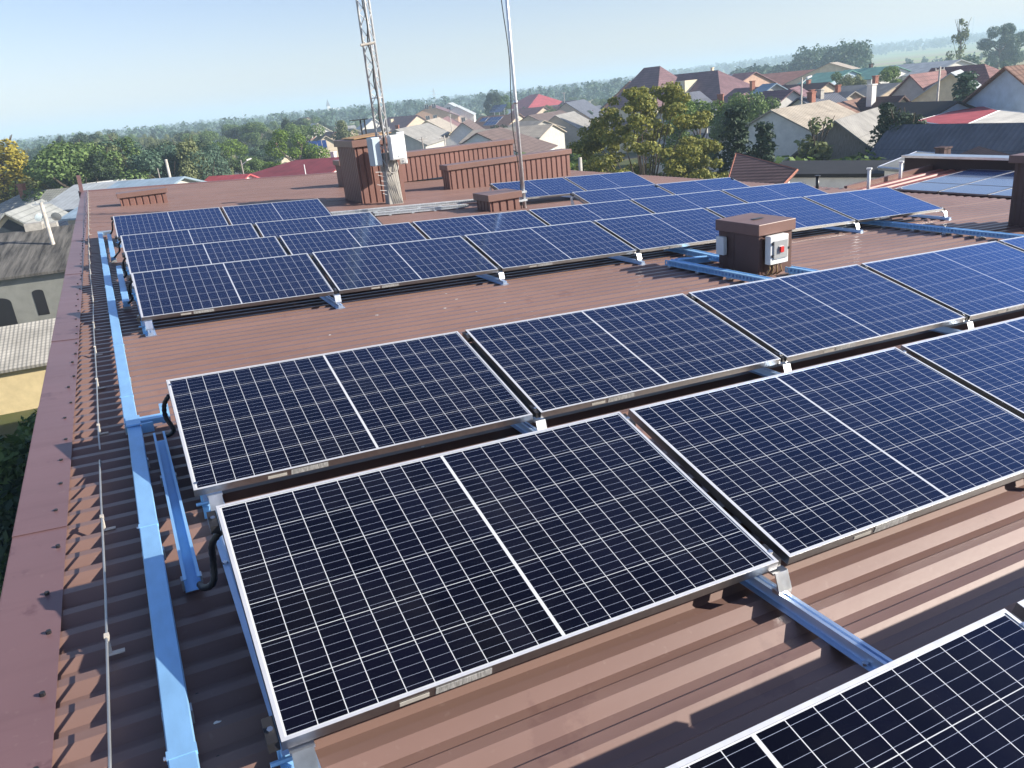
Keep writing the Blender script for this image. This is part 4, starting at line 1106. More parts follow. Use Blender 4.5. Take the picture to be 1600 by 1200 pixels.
# --- right side
RS = [
    # u, v, d, u2, d2, hw, rise, wall, roof, name, label, kwargs
    (1060, 146, 108, 1092, 112, 4.0, 3.0, 'dirty', 'r_asbd', 'dark_roofed_house', 'house with dark roof hidden behind the bright green tree', {}),
    (1150, 138, 118, 1205, 112, 4.0, 2.2, 'white', 'r_purple', 'purple_roofed_house', 'low house with purple brown roof and white gable below the school annex', dict(chims=((4.2, -0.5, 0.6, 0.7, 'brick'),))),
    (1150, 150, 88, 1166, 98, 2.8, 2.4, 'white', 'r_purple', 'white_gable_house', 'small white gable between the school annex and the leafy tree', dict(chims=((0.6, 1.6, 0.7, 0.2, 'brick'),))),
    (1194, 131, 112, 1210, 110, 3.0, 1.6, 'dirty', 'r_blue', 'blue_roofed_shed', 'small shed with pale blue sheet roof behind the leafy tree', {}),
    (1196, 142, 92, 1236, 88, 3.4, 2.2, 'white', 'r_purple', 'dark_roofed_house', 'dark roofed house beside the orange gable', {}),
    (1234, 138, 90, 1246, 98, 3.4, 2.3, 'orange_wall', 'r_purple', 'orange_gable_house', 'house with bright orange plastered gable', dict(over=0.25)),
    (1190, 116, 205, 1283, 196, 11, 4.0, 'brickw', 'r_orange', 'long_hall', 'long hall under a faded orange metal roof before the conifer wood', dict(hip=(1, 0))),
    (1296, 98, 190, 1304, 215, 8.5, 3.2, 'cream', 'r_tan', 'gabled_hall', 'cream hall with stepped double gable at the end of the orange roof', {}),
    (1278, 114, 165, 1325, 160, 5.0, 1.6, 'blueboard', 'r_green', 'green_roofed_barrack', 'low pale barrack with sea green roof', dict(wins=(('-y', 5.0, 2.0, 1.2, 1.2),))),
    (1322, 109, 168, 1392, 160, 5.0, 1.6, 'white', 'r_green', 'green_roofed_barrack', 'white walled barrack with long sea green roof and dark windows', dict(wins=tuple(('-y', x, 1.9, 1.3, 1.4) for x in (1.5, 3.6, 5.6, 7.4)), chims=((5.6, 0.3, 0.6, 0.5, 'r_dbrown'),))),
    (1392, 102, 172, 1490, 160, 5.5, 1.7, 'white', 'r_steel', 'long_white_house', 'long white single storey building with grey metal roof at the edge of the fields', dict(wins=tuple(('-y', x, 2.1, 1.3, 1.5) for x in (1.5, 4.2, 5.8, 8.5, 11.5)))),
    (1262, 146, 100, 1330, 95, 3.6, 1.8, 'beige', 'r_asb', 'grey_roofed_house', 'grey roofed house behind the street lamp', dict(chims=((1.3, -0.6, 0.6, 0.3, 'brick'), (4.6, 0, 0.5, 0.6, 'brick')))),
    (1212, 134, 135, 1290, 128, 4.5, 2.2, 'beige', 'r_dbrown', 'dark_roofed_house', 'long dark brown roof left of the street lamp', dict(chims=((6.5, 0, 0.6, 0.4, 'brick'),))),
    (1320, 134, 110, 1400, 104, 4.0, 1.6, 'beige', 'r_asb', 'grey_roofed_house', 'long low grey roof behind the white chimney', dict(chims=((4.6, 0.2, 0.6, 0.8, 'brick'),))),
    (1250, 152, 84, 1302, 88, 3.4, 2.0, 'white', 'r_asbd', 'dark_roofed_house', 'dark roofed house with two brick chimneys behind the grey roofed garage', dict(chims=((0.6, -0.8, 0.7, 0.3, 'brick'), (2.4, -0.4, 0.6, 0.4, 'concrete')))),
    (1300, 162, 70, 1352, 78, 4.0, 2.6, 'brick', 'r_brown', 'brown_roofed_house', 'house with sunlit brown sheet roof left of the white chimney', dict(chims=())),
    (1352, 152, 74, 1404, 72, 3.8, 2.4, 'cream', 'r_dbrown', 'brown_roofed_house', 'dark roofed house with tall white chimney and a cream gable', dict(chims=((1.2, -0.8, 0.62, 0.9, 'white'),))),
    (1206, 171, 62, 1292, 70, 4.4, 2.2, 'white', 'r_tan', 'grey_roofed_garage', 'large garage with grey felt roof and white front wall with a vent', dict(wins=(('-y', 0.9, 2.3, 0.5, 0.5),), over=0.25)),
    (1306, 187, 52, 1368, 62, 2.7, 2.1, 'wood', 'r_asb', 'wooden_barn', 'old wooden barn with weathered board gable and grey roof', dict(over=0.3)),
    (1396, 160, 66, 1490, 62, 3.4, 1.3, 'blueboard', 'r_felt', 'felt_roofed_shed', 'long shed with dark felt roof and white edge trim left of the round fir', dict(over=0.3)),
    (1424, 116, 92, 1466, 98, 4.4, 4.2, 'grey_wall', 'r_mauve', 'grey_gable_house', 'house with grey gable and white framed window under a mauve roof', dict(wins=(('-x', 0, 4.4, 1.3, 1.5), ('-x', -1.2, 1.0, 0.9, 0.7)), over=0.5)),
    (1460, 106, 100, 1528, 97, 6.0, 4.2, 'cream', 'r_mauve', 'mauve_roofed_house', 'large cream house with mauve roof behind the round fir', dict(hip=(0, 1))),
    (1486, 113, 88, 1492, 97, 3.2, 2.2, 'cream', 'r_steel', 'cream_gable_wing', 'cream gable wing with white window and grey hood, left of the round fir', dict(wins=(('-x', -0.6, 4.0, 1.1, 1.3), ('-x', 1.2, 3.7, 0.7, 1.2)))),
    (1548, 118, 105, 1570, 103, 3, 2, 'dirty', 'r_dbrown', 'dark_roofed_shed', 'small dark roof between the mauve roofed house and the blue gable', {}),
    (1577, 103, 62, 1660, 66, 5.0, 3.4, 'cream', 'r_brown', 'blue_gable_house', 'cream house with blue boarded gable under a brown roof at the right edge', dict(gable='blueboard', over=0.5, chims=((3.8, -1.0, 0.7, 0.7, 'r_dbrown'),), wins=(('-x', -3.6, 3.0, 0.8, 1.0),))),
]
for (u, v, d, u2, d2, hw, rs, wl, rf, nm, lb, kw) in RS:
    a, b = rd(u, v, d, u2, d2); H(nm, lb, a, b, hw, rs, wl, rf, **kw)

# flat and lean-to roofs near the right hand edge
def flatroof(name, label, pts, thick, roof, wall, inset=0.25, base=GZ, trim=None):
    """pts: roof corners (world), ccw from above"""
    c = sum((Vector(p) for p in pts), Vector()) / len(pts)
    t = thing(name, label, 'building', Matrix.Translation((c.x, c.y, base)))
    P = [Vector(p) - Vector((c.x, c.y, base)) for p in pts]
    MB().slab(P, thick).build('roof', M[roof], t)
    cl = sum(P, Vector()) / len(P)
    Q = [p + (cl - p) * inset / max((cl - p).length, 0.1) for p in P]
    n = len(Q); m = MB()
    m.add([(q.x, q.y, q.z - thick - 0.02) for q in Q] + [(q.x, q.y, -1.0) for q in Q], [tuple(range(n)), tuple(range(2 * n - 1, n - 1, -1))] + [(i, n + i, n + (i + 1) % n, (i + 1) % n) for i in range(n)])
    m.build('wall', M[wall], t)
    if trim:
        m = MB()
        for i in range(n):
            a, b_ = P[i], P[(i + 1) % n]
            m.tube([a + Vector((0, 0, -0.02)), b_ + Vector((0, 0, -0.02))], 0.045, 4)
        m.build('edge_trim', M[trim], t)
    return t
def q(u, v, d, z=None):
    p = wp(u, v, d)
    if z is not None: p.z = z
    return p
# black felt roof with the white wall below it
z1 = wp(1300, 268, 33).z
e0, e1 = q(1190, 266, 33.5, z1), q(1397, 267, 31.5, z1); bk1, bk0 = q(1420, 247, 34.6, z1 + 0.12), q(1225, 247, 37.0, z1 + 0.12)
t = flatroof('felt_roofed_building', 'low building with black felt flat roof and white wall behind the panels', [e0, e1, bk1, bk0], 0.16, 'r_felt', 'white')
z2 = wp(1400, 262, 30.5).z
t = flatroof('grey_flat_roof_building', 'low building with grey felt roof and a dark square chimney', [q(1372, 262, 31, z2), q(1545, 262, 27.5, z2), q(1560, 238, 31.0, z2 + 0.12), q(1432, 241, 34.4, z2 + 0.12)], 0.14, 'r_feltgrey', 'white', trim='alu')
p = wp(1472, 252, 31.5)
tag(MB().box(-0.20, 0.20, -0.20, 0.20, -0.6, 0.50).box(-0.24, 0.24, -0.24, 0.24, 0.501, 0.56).build('square_chimney', M['r_dbrown'], None, Matrix.Translation(p)), 'dark square chimney on the grey felt roof', 'chimney')
a, b = rd(1180, 259, 25.5, 1243, 22.5)
z3 = a.z
flatroof('dark_roofed_shed', 'shed with dark brown roof and thin red edge, right of the golden tree', [q(1130, 291, 24, z3 - 0.75), q(1190, 287, 21.5, z3 - 0.75), q(1246, 266, 25, z3 - 0.15), q(1150, 262, 30, z3)], 0.10, 'r_dbrown', 'white', trim='brick')
z4 = wp(1380, 222, 46).z
b = wp(1640, 191, 45); a = b + (M_ROOF.to_3x3() @ Vector((0, 1, 0))) * 9.6; a.z = b.z
H('slate_grey_barn', 'big barn with steep shaded blue grey corrugated roof at the right', a, b, 2.5, 2.1, 'dirty', 'r_asbd', 'barn', over=0.3)
a, b = rd(1532, 229, 30, 1640, 25)
H('dark_roofed_shed', 'shed with very dark brown roof beside the tall chimney at the right edge', a, b, 4, 1.5, 'dirty', 'r_dbrown', 'shed', over=0.2)
z5 = wp(1500, 188, 55).z
flatroof('red_and_white_roof', 'shallow flat roof painted red with a white border, below the round fir', [q(1432, 187, 57, z5), q(1500, 193, 50, z5), q(1560, 172, 58, z5 + 0.25), q(1525, 171, 66, z5 + 0.25)], 0.25, 'r_red', 'white', trim='boxw')
flatroof('pale_flat_roof', 'pale cream flat roof right of the red roof', [q(1502, 194, 49.5, z5 + 0.05), q(1610, 190, 45, z5 + 0.05), q(1620, 174, 52, z5 + 0.35), q(1563, 173, 57.5, z5 + 0.3)], 0.25, 'r_white', 'white', trim='boxw')

# garden fence
def fence(label, u0, d0, u1, d1, h):
    a = wp(u0, 200, d0); b = wp(u1, 200, d1); a.z = b.z = GZ; d = b - a
    t = thing('board_fence', label, 'fence', Matrix.Translation(a) @ Matrix.Rotation(math.atan2(d.y, d.x), 4, 'Z'))
    m = MB(); x = 0
    while x < d.length: m.box(x, x + 0.16, -0.015, 0.015, 0.05, h + 0.05 * math.sin(x * 9)); x += 0.2
    m.build('boards', M['wood'], t)
    m = MB(); m.box(0, d.length, 0.016, 0.07, 0.5, 0.6).box(0, d.length, 0.016, 0.07, h - 0.5, h - 0.4); m.build('fence_rail', M['wood'], t)
fence('weathered board fence in front of the garden shrubs', 1200, 47, 1268, 52, 2.0)
pole('street_lamp', 'pale street lamp post left of the grey roofed house', 1253, 121, 80, 'woodlight', 0.13, 0, None, 'lamp')
pole('utility_pole', 'tall pale utility pole in front of the cream gable wing', 1469, 104, 80, 'woodlight', 0.14, 0, 'utility poles in the village', 'arm')
pole('utility_pole', 'dark utility pole at the street beside the row houses', 659, 214, 95, 'wood', 0.14, 0, 'utility poles in the village', 'arm')
pole('utility_pole', 'pale utility pole right of the street, in front of the tile roofed house', 694, 212, 88, 'woodlight', 0.13, 0, 'utility poles in the village', 'arm')
pole('utility_pole', 'far pale utility pole beside the pink house', 703, 178, 200, 'woodlight', 0.16, 0, 'utility poles in the village', 'arm')
pole('utility_pole', 'thin pole above the roofs right of the white pole', 881, 144, 230, 'wood', 0.16, 0, 'utility poles in the village', 'arm')
pole('concrete_post', 'short grey concrete post at the right end of the long ribbed boxes', 906, 246, 23.6, 'concrete', 0.10)
pole('utility_pole', 'small pole standing by the metal roofed sheds at the far left', 246, 263, 78, 'wood', 0.08, 0, 'utility poles in the village', None)
# far pylon and church spire
top = wp(677, 138, 1150)
t = thing('power_pylon', 'faint far lattice power pylon above the centre treeline', 'pylon', Matrix.Translation((top.x, top.y, float(zt(top.x, top.y)))))
hp = top.z - float(zt(top.x, top.y)); m = MB()
for sx in (-1, 1):
    for sy in (-1, 1): m.tube([(sx * 3, sy * 3, 0), (sx * 0.4, sy * 0.4, hp)], 0.3, 4)
m.build('tower_leg', M['mast'], t)
m = MB()
for k, wd in ((0.70, 10), (0.86, 7)): m.tube([(-wd, 0, hp * k), (wd, 0, hp * k)], 0.35, 4)
m.build('crossarm', M['mast'], t)
top = wp(511, 155, 1500); z0 = float(zt(top.x, top.y))
t = thing('church', 'far church with a thin dark spire on the left horizon', 'church', Matrix.Translation((top.x, top.y, z0)))
hp = top.z - z0
MB().box(-3, 3, -3, 3, 0, hp * 0.6).build('tower', M['white'], t); MB().hexa([(-3.4, -3.4, hp * 0.601), (3.4, -3.4, hp * 0.601), (3.4, 3.4, hp * 0.601), (-3.4, 3.4, hp * 0.601)], [(-.2, -.2, hp), (.2, -.2, hp), (.2, .2, hp), (-.2, .2, hp)]).build('spire', M['r_dbrown'], t)
MB().prism([(-5, 0), (5, 0), (5, hp * 0.3), (0, hp * 0.45), (-5, hp * 0.3)], 3.2, 22, 'x').build('nave', M['white'], t)
top = wp(378, 172, 1700); z0 = float(zt(top.x, top.y)); hp = top.z - z0
t = thing('radio_mast', 'thin far radio mast on the left horizon', 'mast', Matrix.Translation((top.x, top.y, z0))); MB().tube([(0, 0, 0), (0, 0, hp)], 0.7, 5).build('mast_tube', M['mast'], t)
top = wp(1522, 26, 1900); z0 = float(zt(top.x, top.y)); hp = top.z - z0
t = thing('radio_mast', 'thin far radio mast above the hills at the right', 'mast', Matrix.Translation((top.x, top.y, z0))); MB().tube([(0, 0, 0), (0, 0, hp)], 0.8, 5).build('mast_tube', M['mast'], t)
# filler of the dense village: small houses between the ones described above
g = random.Random(5)
WL = ['beige', 'white', 'dirty', 'cream', 'brickw']; RF = [('r_asb', 'grey'), ('r_darktile', 'dark brown'), ('r_mauve', 'mauve'), ('r_asbd', 'slate grey'), ('r_brown', 'brown'), ('r_tan', 'tan'), ('r_purple', 'purple brown'), ('r_dbrown', 'blackish brown')]
WN = dict(beige='beige', white='white', dirty='grey', cream='cream', brickw='brick')
for i in range(130):
    zone = i % 3
    if zone == 0: u = g.uniform(1010, 1480); d = g.uniform(100, 185)
    elif zone == 1: u = g.uniform(800, 1200); d = g.uniform(150, 300)
    else: u = g.uniform(430, 900); d = g.uniform(190, 420)
    if 640 < u < 760 and d < 330: continue
    x, y = gxy(u, d); yaw = g.uniform(0, 3.14); hw = g.uniform(2.2, 3.4); ln = g.uniform(5, 10); hgt = g.uniform(4.0, 6.0)
    wl = g.choice(WL); rf, rn = g.choice(RF)
    a = Vector((x, y, GZ + hgt)); b = a + Vector((math.cos(yaw), math.sin(yaw), 0)) * ln
    H('village_house', f'small {WN[wl]} walled house with {rn} gable roof in the ' + ['crowd at the right', 'middle village', 'far village'][zone], a, b, hw, g.uniform(1.5, 2.3), wl, rf,
      group='small houses filling the village', chims=((ln * 0.3, 0.4, 0.5, 0.4, g.choice(['brick', 'white', 'concrete'])),), wins=(('-y', ln * 0.25, 1.5, 0.9, 1.1), ('-y', ln * 0.55, 1.5, 0.9, 1.1), ('-x', 0, hgt * 0.45, 0.9, 1.0), ('+y', ln * 0.4, 1.5, 0.9, 1.1)))
# ================================================================== TREES AND PLANTS
def leaves(clumps, n, size, seed, up_bias=0.3, flat=0.75):
    """n leaf faces spread in and over a list of clumps (cx, cy, cz, r, rz)"""
    g = np.random.default_rng(seed); C = np.array(clumps, float)
    wgt = C[:, 3] ** 2; idx = g.choice(len(C), n, p=wgt / wgt.sum())
    dirv = g.normal(size=(n, 3)); dirv /= np.linalg.norm(dirv, axis=1)[:, None]
    rad = g.uniform(0.35, 1.0, n) ** 0.5
    pos = C[idx, :3] + dirv * rad[:, None] * np.stack([C[idx, 3], C[idx, 3], C[idx, 4]], 1)
    nrm = dirv * flat + g.normal(size=(n, 3)) * 0.5 + np.array([0, 0, up_bias]); nrm /= np.linalg.norm(nrm, axis=1)[:, None]
    t = np.cross(nrm, g.normal(size=(n, 3))); t /= np.linalg.norm(t, axis=1)[:, None]; b = np.cross(nrm, t)
    s = size * g.uniform(0.6, 1.3, n)[:, None]
    v = np.stack([pos - t * s * 0.55, pos + b * s * 0.38 - t * s * 0.05, pos + t * s * 0.6, pos - b * s * 0.38 + t * s * 0.1], 1).reshape(-1, 3)
    return v, n


def leafmesh(name, clumps, n, size, seed, **k):
    v, n = leaves(clumps, n, size, seed, **k)
    me = bpy.data.meshes.new(name)
    me.vertices.add(len(v)); me.vertices.foreach_set('co', v.ravel().astype(np.float32))
    me.loops.add(n * 4); me.loops.foreach_set('vertex_index', np.arange(n * 4, dtype=np.int32))
    me.polygons.add(n); me.polygons.foreach_set('loop_start', np.arange(0, n * 4, 4, dtype=np.int32)); me.polygons.foreach_set('loop_total', np.full(n, 4, np.int32))
    me.update(calc_edges=True); me.validate()
    return me


def crown_clumps(kind, seed):
    g = random.Random(seed); C = []
    if kind == 'broad':
        for i in range(26):
            a = g.uniform(0, 6.283); h = g.uniform(0.28, 0.93); env = 0.36 * math.sin(math.pi * min(1, (h - 0.12) / 0.95)) ** 0.6
            r = env * g.uniform(0.45, 1.0); s = g.uniform(0.08, 0.15)
            C.append((r * math.cos(a), r * math.sin(a), h, s, s * 0.8))
    elif kind == 'poplar':
        for i in range(24):
            a = g.uniform(0, 6.283); h = g.uniform(0.15, 0.95); env = 0.17 * math.sin(math.pi * min(1, (h - 0.02) / 1.0)) ** 0.5
            r = env * g.uniform(0.2, 0.9); s = g.uniform(0.05, 0.095)
            C.append((r * math.cos(a), r * math.sin(a), h, s, s * 1.5))
    elif kind == 'fir':
        for k in range(15):
            h = 0.10 + 0.88 * k / 14; R_ = 0.27 * (1.02 - h) + 0.012
            nb = max(3, int(9 * (1 - h) + 3))
            for j in range(nb):
                a = 6.283 * (j + g.random() * 0.6) / nb
                for f in (0.35, 0.7, 1.0):
                    C.append((R_ * f * math.cos(a), R_ * f * math.sin(a), h - 0.03 * f, 0.052 * (1.15 - 0.5 * f), 0.034))
    elif kind == 'bush':
        for i in range(16):
            a = g.uniform(0, 6.283); r = g.uniform(0, 0.42); h = g.uniform(0.2, 0.8) * (1 - r * 0.8); s = g.uniform(0.13, 0.22)
            C.append((r * math.cos(a), r * math.sin(a), h, s, s))
    elif kind == 'sparse':
        for i in range(20):
            a = g.uniform(0, 6.283); h = g.uniform(0.35, 1.0); r = 0.22 * g.uniform(0.2, 1.0) * (1.25 - h); s = g.uniform(0.03, 0.07)
            C.append((r * math.cos(a), r * math.sin(a), h, s, s * 1.3))
    return C


def trunk_mesh(name, kind, seed):
    g = random.Random(seed); m = MB()
    top = dict(broad=0.62, poplar=0.9, fir=0.97, bush=0.35, sparse=0.97)[kind]; r0 = dict(broad=0.028, poplar=0.018, fir=0.018, bush=0.02, sparse=0.016)[kind]
    m.tube([(0, 0, -0.05), (0.008, 0.004, top * 0.35), (-0.006, 0.008, top * 0.7), (0.004, 0, top)], [r0, r0 * 0.8, r0 * 0.5, r0 * 0.2], 7)
    if kind in ('broad', 'sparse', 'poplar'):
        for i in range(9):
            a = g.uniform(0, 6.283); h = g.uniform(0.22, 0.6) * (1 if kind == 'broad' else 1.4); R_ = (0.26 if kind == 'broad' else 0.12) * g.uniform(0.6, 1)
            m.tube([(0, 0, h), (R_ * 0.5 * math.cos(a), R_ * 0.5 * math.sin(a), h + 0.10), (R_ * math.cos(a), R_ * math.sin(a), h + 0.24)], [r0 * 0.45, r0 * 0.3, r0 * 0.1], 5)
    me = bpy.data.meshes.new(name); me.from_pydata(m.v, [], m.f); me.materials.append(M['bark']); me.update(); return me


VAR = {}
def variants(kind, n, nleaf, size):
    for k in range(n):
        VAR[(kind, k)] = (crown_clumps(kind, 100 * n + k * 7 + len(kind)), nleaf, size, 31 * k + len(kind))
    VAR[kind] = n
variants('broad', 5, 14000, 0.023); variants('poplar', 4, 10000, 0.019); variants('fir', 3, 7000, 0.024); variants('bush', 4, 4500, 0.050); variants('sparse', 2, 900, 0.036)
MC = {}
def crown_mesh(kind, k, leaf):
    key = (kind, k, leaf)
    if key not in MC:
        me = leafmesh(f'{kind}_crown', *VAR[(kind, k)]); me.materials.append(L[leaf]); MC[key] = me
        MC[(kind, k, 'trunk')] = MC.get((kind, k, 'trunk')) or trunk_mesh(f'{kind}_trunk', kind, k)
    return MC[key], MC[(kind, k, 'trunk')]


tcount = [0]
TNAME = dict(broad='broadleaf_tree', poplar='poplar_tree', fir='fir_tree', bush='shrub', sparse='sparse_tree')
def tree(kind, leaf, x, y, h, label, wide=1.0, group=None, base=None):
    k = tcount[0] % VAR[kind]; tcount[0] += 1
    cm, tm = crown_mesh(kind, k, leaf)
    z = float(zt(x, y)) if base is None else base
    t = thing(TNAME[kind], label, 'shrub' if kind == 'bush' else 'tree', Matrix.Translation((x, y, z)) @ Matrix.Rotation(tcount[0] * 2.4, 4, 'Z') @ Matrix.Diagonal((h * wide, h * wide, h, 1)), group)
    for nm, me in (('trunk' if kind != 'bush' else 'stem', tm), ('crown' if kind != 'bush' else 'foliage', cm)):
        o = bpy.data.objects.new(nm, me); scene.collection.objects.link(o); o.parent = t
    return t


def tree_at(kind, leaf, u, vtop, d, label, wide=1.0, group=None):   # crown top seen at (u, vtop), d metres off
    p = wp(u, vtop, d); z = float(zt(p.x, p.y)); tree(kind, leaf, p.x, p.y, max(p.z - z, 1.0), label, wide, group)


# the big golden tree: its own clumped crown
def golden():
    d = 46.0; top = wp(1000, 141, d); hgt = top.z - GZ
    base = wp(1008, 300, d); t = thing('golden_tree', 'large yellow green autumn tree with feathery clumps in front of the school', 'tree', Matrix.Translation((base.x, base.y, GZ)))
    right = (CW @ Vector((1, 0, 0))); right.z = 0; right.normalize(); fwd = Vector((-right.y, right.x, 0))
    g = random.Random(11); C = []; m = MB()
    m.tube([(0, 0, -0.4), (0.1, 0, 1.4), (0.0, 0.1, 2.8)], [0.30, 0.24, 0.20], 9)
    for i in range(230):
        a = g.uniform(0, 6.283); hrel = g.uniform(0.12, 1.0); env = 5.3 * (math.sin(math.pi * min(1, max(0.02, (hrel - 0.08) / 0.98))) ** 0.62)
        r = env * g.uniform(0.25, 1.0) ** 0.6; p = right * (r * math.cos(a)) + fwd * (r * math.sin(a))
        z = hgt * hrel; s = g.uniform(0.36, 0.85)
        C.append((p.x, p.y, z, s, s * 0.55))
        if i % 5 == 0:
            st = Vector((p.x * 0.1, p.y * 0.1, 2.2 + 0.25 * (z - 2.2)))
            m.tube([st, Vector((p.x * 0.5, p.y * 0.5, (st.z + z) / 2 + 0.2)), Vector((p.x, p.y, z - 0.1))], [0.085, 0.05, 0.015], 5)
    m.build('trunk', M['bark'], t)
    me = leafmesh('golden_crown', C, 46000, 0.18, 5); me.materials.append(L['gold'])
    o = bpy.data.objects.new('crown', me); scene.collection.objects.link(o); o.parent = t
golden()

# named single trees
for a in (
    ('poplar', 'yellow', -14, 220, 85, 'yellow leaved tree cut by the left edge of the picture', 1.6),
    ('broad', 'bright', 10, 270, 110, 'bright green round tree behind the grey tiled house', 1.1),
    ('broad', 'bright', 455, 200, 98, 'bright green round tree left of the lawn solar panels', 0.95),
    ('broad', 'bright', 345, 222, 125, 'bright green tree among darker ones, left of the dark lamp pole', 1.1),
    ('bush', 'bright', 233, 256, 120, 'small yellow green shrub above the blue grey shed', 1.0),
    ('broad', 'dark', 395, 236, 112, 'dark tree beside the dark lamp pole', 1.1),
    ('broad', 'mid', 470, 190, 150, 'olive tree directly behind the bright green round tree', 1.2),
    ('poplar', 'olive', 531, 190, 155, 'grey green willow left of the mast', 1.6),
    ('broad', 'dark', 768, 145, 265, 'dark round tree on the skyline left of the white pole', 0.7),
    ('broad', 'bright', 780, 148, 275, 'light green tree next to the dark round tree on the skyline', 0.8),
    ('bush', 'dark', 775, 187, 140, 'small dark clipped bush in front of the roof solar arrays', 0.8),
    ('broad', 'bright', 1092, 147, 78, 'bright green tree right of the golden tree', 0.95),
    ('broad', 'mid', 1180, 143, 80, 'grey green leafy tree behind the dark spruce', 1.0),
    ('broad', 'mid', 1160, 150, 74, 'leafy tree left of the grey green one, beside the spruce', 0.8),
    ('fir', 'dark', 1150, 166, 50, 'broad dark spruce right of the golden tree', 1.25),
    ('fir', 'dark', 1195, 190, 48, 'smaller dark spruce in front of a beige gable', 1.1),
    ('fir', 'dark', 1386, 160, 51, 'dark cone shaped cypress beside the wooden barn', 0.95),
    ('poplar', 'dark', 1412, 178, 50, 'slim dark cypress left of the red roof', 1.0),
    ('poplar', 'dark', 1424, 180, 50, 'second slim dark cypress, nearest the red roof', 1.0),
    ('fir', 'blue', 1512, 112, 74, 'round topped blue green fir before the mauve roofed house', 1.5),
    ('bush', 'gold', 1332, 222, 42, 'yellow flowering shrub in the garden behind the black felt roof', 0.8),
    ('bush', 'mid', 1352, 205, 47, 'large grey green shrub in front of the wooden barn', 1.0),
    ('bush', 'mid', 1300, 220, 44, 'dark green shrub left of the yellow shrub', 1.1),
    ('bush', 'olive', 1262, 225, 44, 'olive shrub at the left end of the garden', 1.1),
    ('bush', 'yellow', 1205, 240, 42, 'small yellow bush in front of the board fence', 0.7),
    ('bush', 'mid', 1400, 222, 42, 'shrub in the shade under the blue grey barn', 1.2),
    ('sparse', 'olive', 1277, 190, 50, 'thin young tree before the white garage wall', 1.2),
    ('broad', 'mid', 1305, 113, 150, 'round tree in front of the sea green roof', 1.0),
    ('broad', 'olive', 1332, 118, 142, 'loose grey green tree in front of the white barrack', 0.8),
    ('broad', 'bright', 1386, 105, 140, 'light green tree between the white barrack and the long white building', 0.85),
    ('bush', 'mid', 1228, 145, 100, 'bush beside the orange gable', 1.0),
    ('bush', 'olive', 1152, 105, 210, 'golden round tree on the skyline behind the school annex', 1.3),
    ('sparse', 'olive', 1504, 32, 230, 'tall thin nearly bare tree on the field edge at the right', 0.9),
    ('bush', 'blue', 1512, 74, 215, 'dark round bush at the foot of the tall thin tree', 1.1),
    ('broad', 'blue', 1566, 38, 300, 'large dark oak on the right hand fields', 1.0),
    ('broad', 'blue', 1592, 42, 310, 'second large oak at the right edge of the fields', 1.0),
    ('bush', 'blue', 1575, 87, 235, 'small round bush alone on the field below the oaks', 0.8),
    ('bush', 'blue', 1430, 88, 260, 'wide field bush above the long white building', 1.9),
    ('bush', 'blue', 1480, 84, 300, 'small pale bush left of the tall thin tree', 1.0),
    ('bush', 'bright', 860, 213, 58, 'light green shrub in the hedge left of the golden tree', 1.2),
    ('bush', 'mid', 885, 205, 62, 'mid green shrub touching the golden tree', 1.2),
    ('bush', 'olive', 832, 212, 56, 'olive shrub right beside the white pole', 1.2),
    ('bush', 'mid', 805, 222, 60, 'dark hedge shrub behind the white pole', 1.1),
    ('bush', 'mid', 34, 600, 25, 'dark leafy shrub in the shade below the parapet, in front of the yellow wall', 0.9),
    ('bush', 'mid', 2, 640, 22, 'leafy shrub low in the shade at the left edge, below the yellow wall', 1.0),
    ('bush', 'dark', 58, 640, 21, 'dark shrub hard against the wall below the parapet', 0.8),
):
    kind, leaf, u, v, d, lb, wd = a
    tree_at(kind, leaf, u, v, d, lb, wd)
    if kind == 'bush':
        pass

for i in range(12):
    tree_at('bush', ['mid', 'olive', 'bright', 'dark'][i % 4], 1212 + i * 15 + (i * 37) % 9, 216 + (i * 53) % 17, 40.5 + (i * 29) % 6, 'green garden shrub in the thicket behind the black felt roof', 1.15, 'shrubs in the garden thicket')

# tree belt at the left: every tree of it stands on its own
g = random.Random(21)
KD = ['poplar', 'broad', 'broad']
def adj(i, *w): return ' '.join(x[i % len(x)] for x in w)
belt = []
def prof_l(u): return np.interp(u, [0, 60, 85, 110, 160, 190, 240, 290, 330, 380, 430, 470, 520], [232, 226, 219, 208, 201, 205, 207, 204, 198, 192, 186, 182, 180])
for i in range(46):
    u = 45 + i * 10.2 + g.uniform(-6, 6); d = g.uniform(190, 330)
    belt.append((u, prof_l(u) + g.uniform(-2, 9), d))
for i in range(30):
    u = 95 + i * 8 + g.uniform(-5, 5); belt.append((u, g.uniform(228, 262) - 0.05 * u, g.uniform(80, 100)))
for i in range(34):
    u = 5 + i * 12.5 + g.uniform(-6, 6); d = g.uniform(105, 175)
    belt.append((u, prof_l(u) + g.uniform(20, 42) + (12 if u > 300 else 0), d))
for i, (u, v, d) in enumerate(sorted(belt)):
    tree_at(g.choice(KD), g.choice(['mid', 'olive', 'olive', 'blue', 'mid', 'dark']), u, v, d, 'green tree in the dense belt of trees along the left horizon', g.uniform(0.8, 1.25), 'trees in the belt at the left')
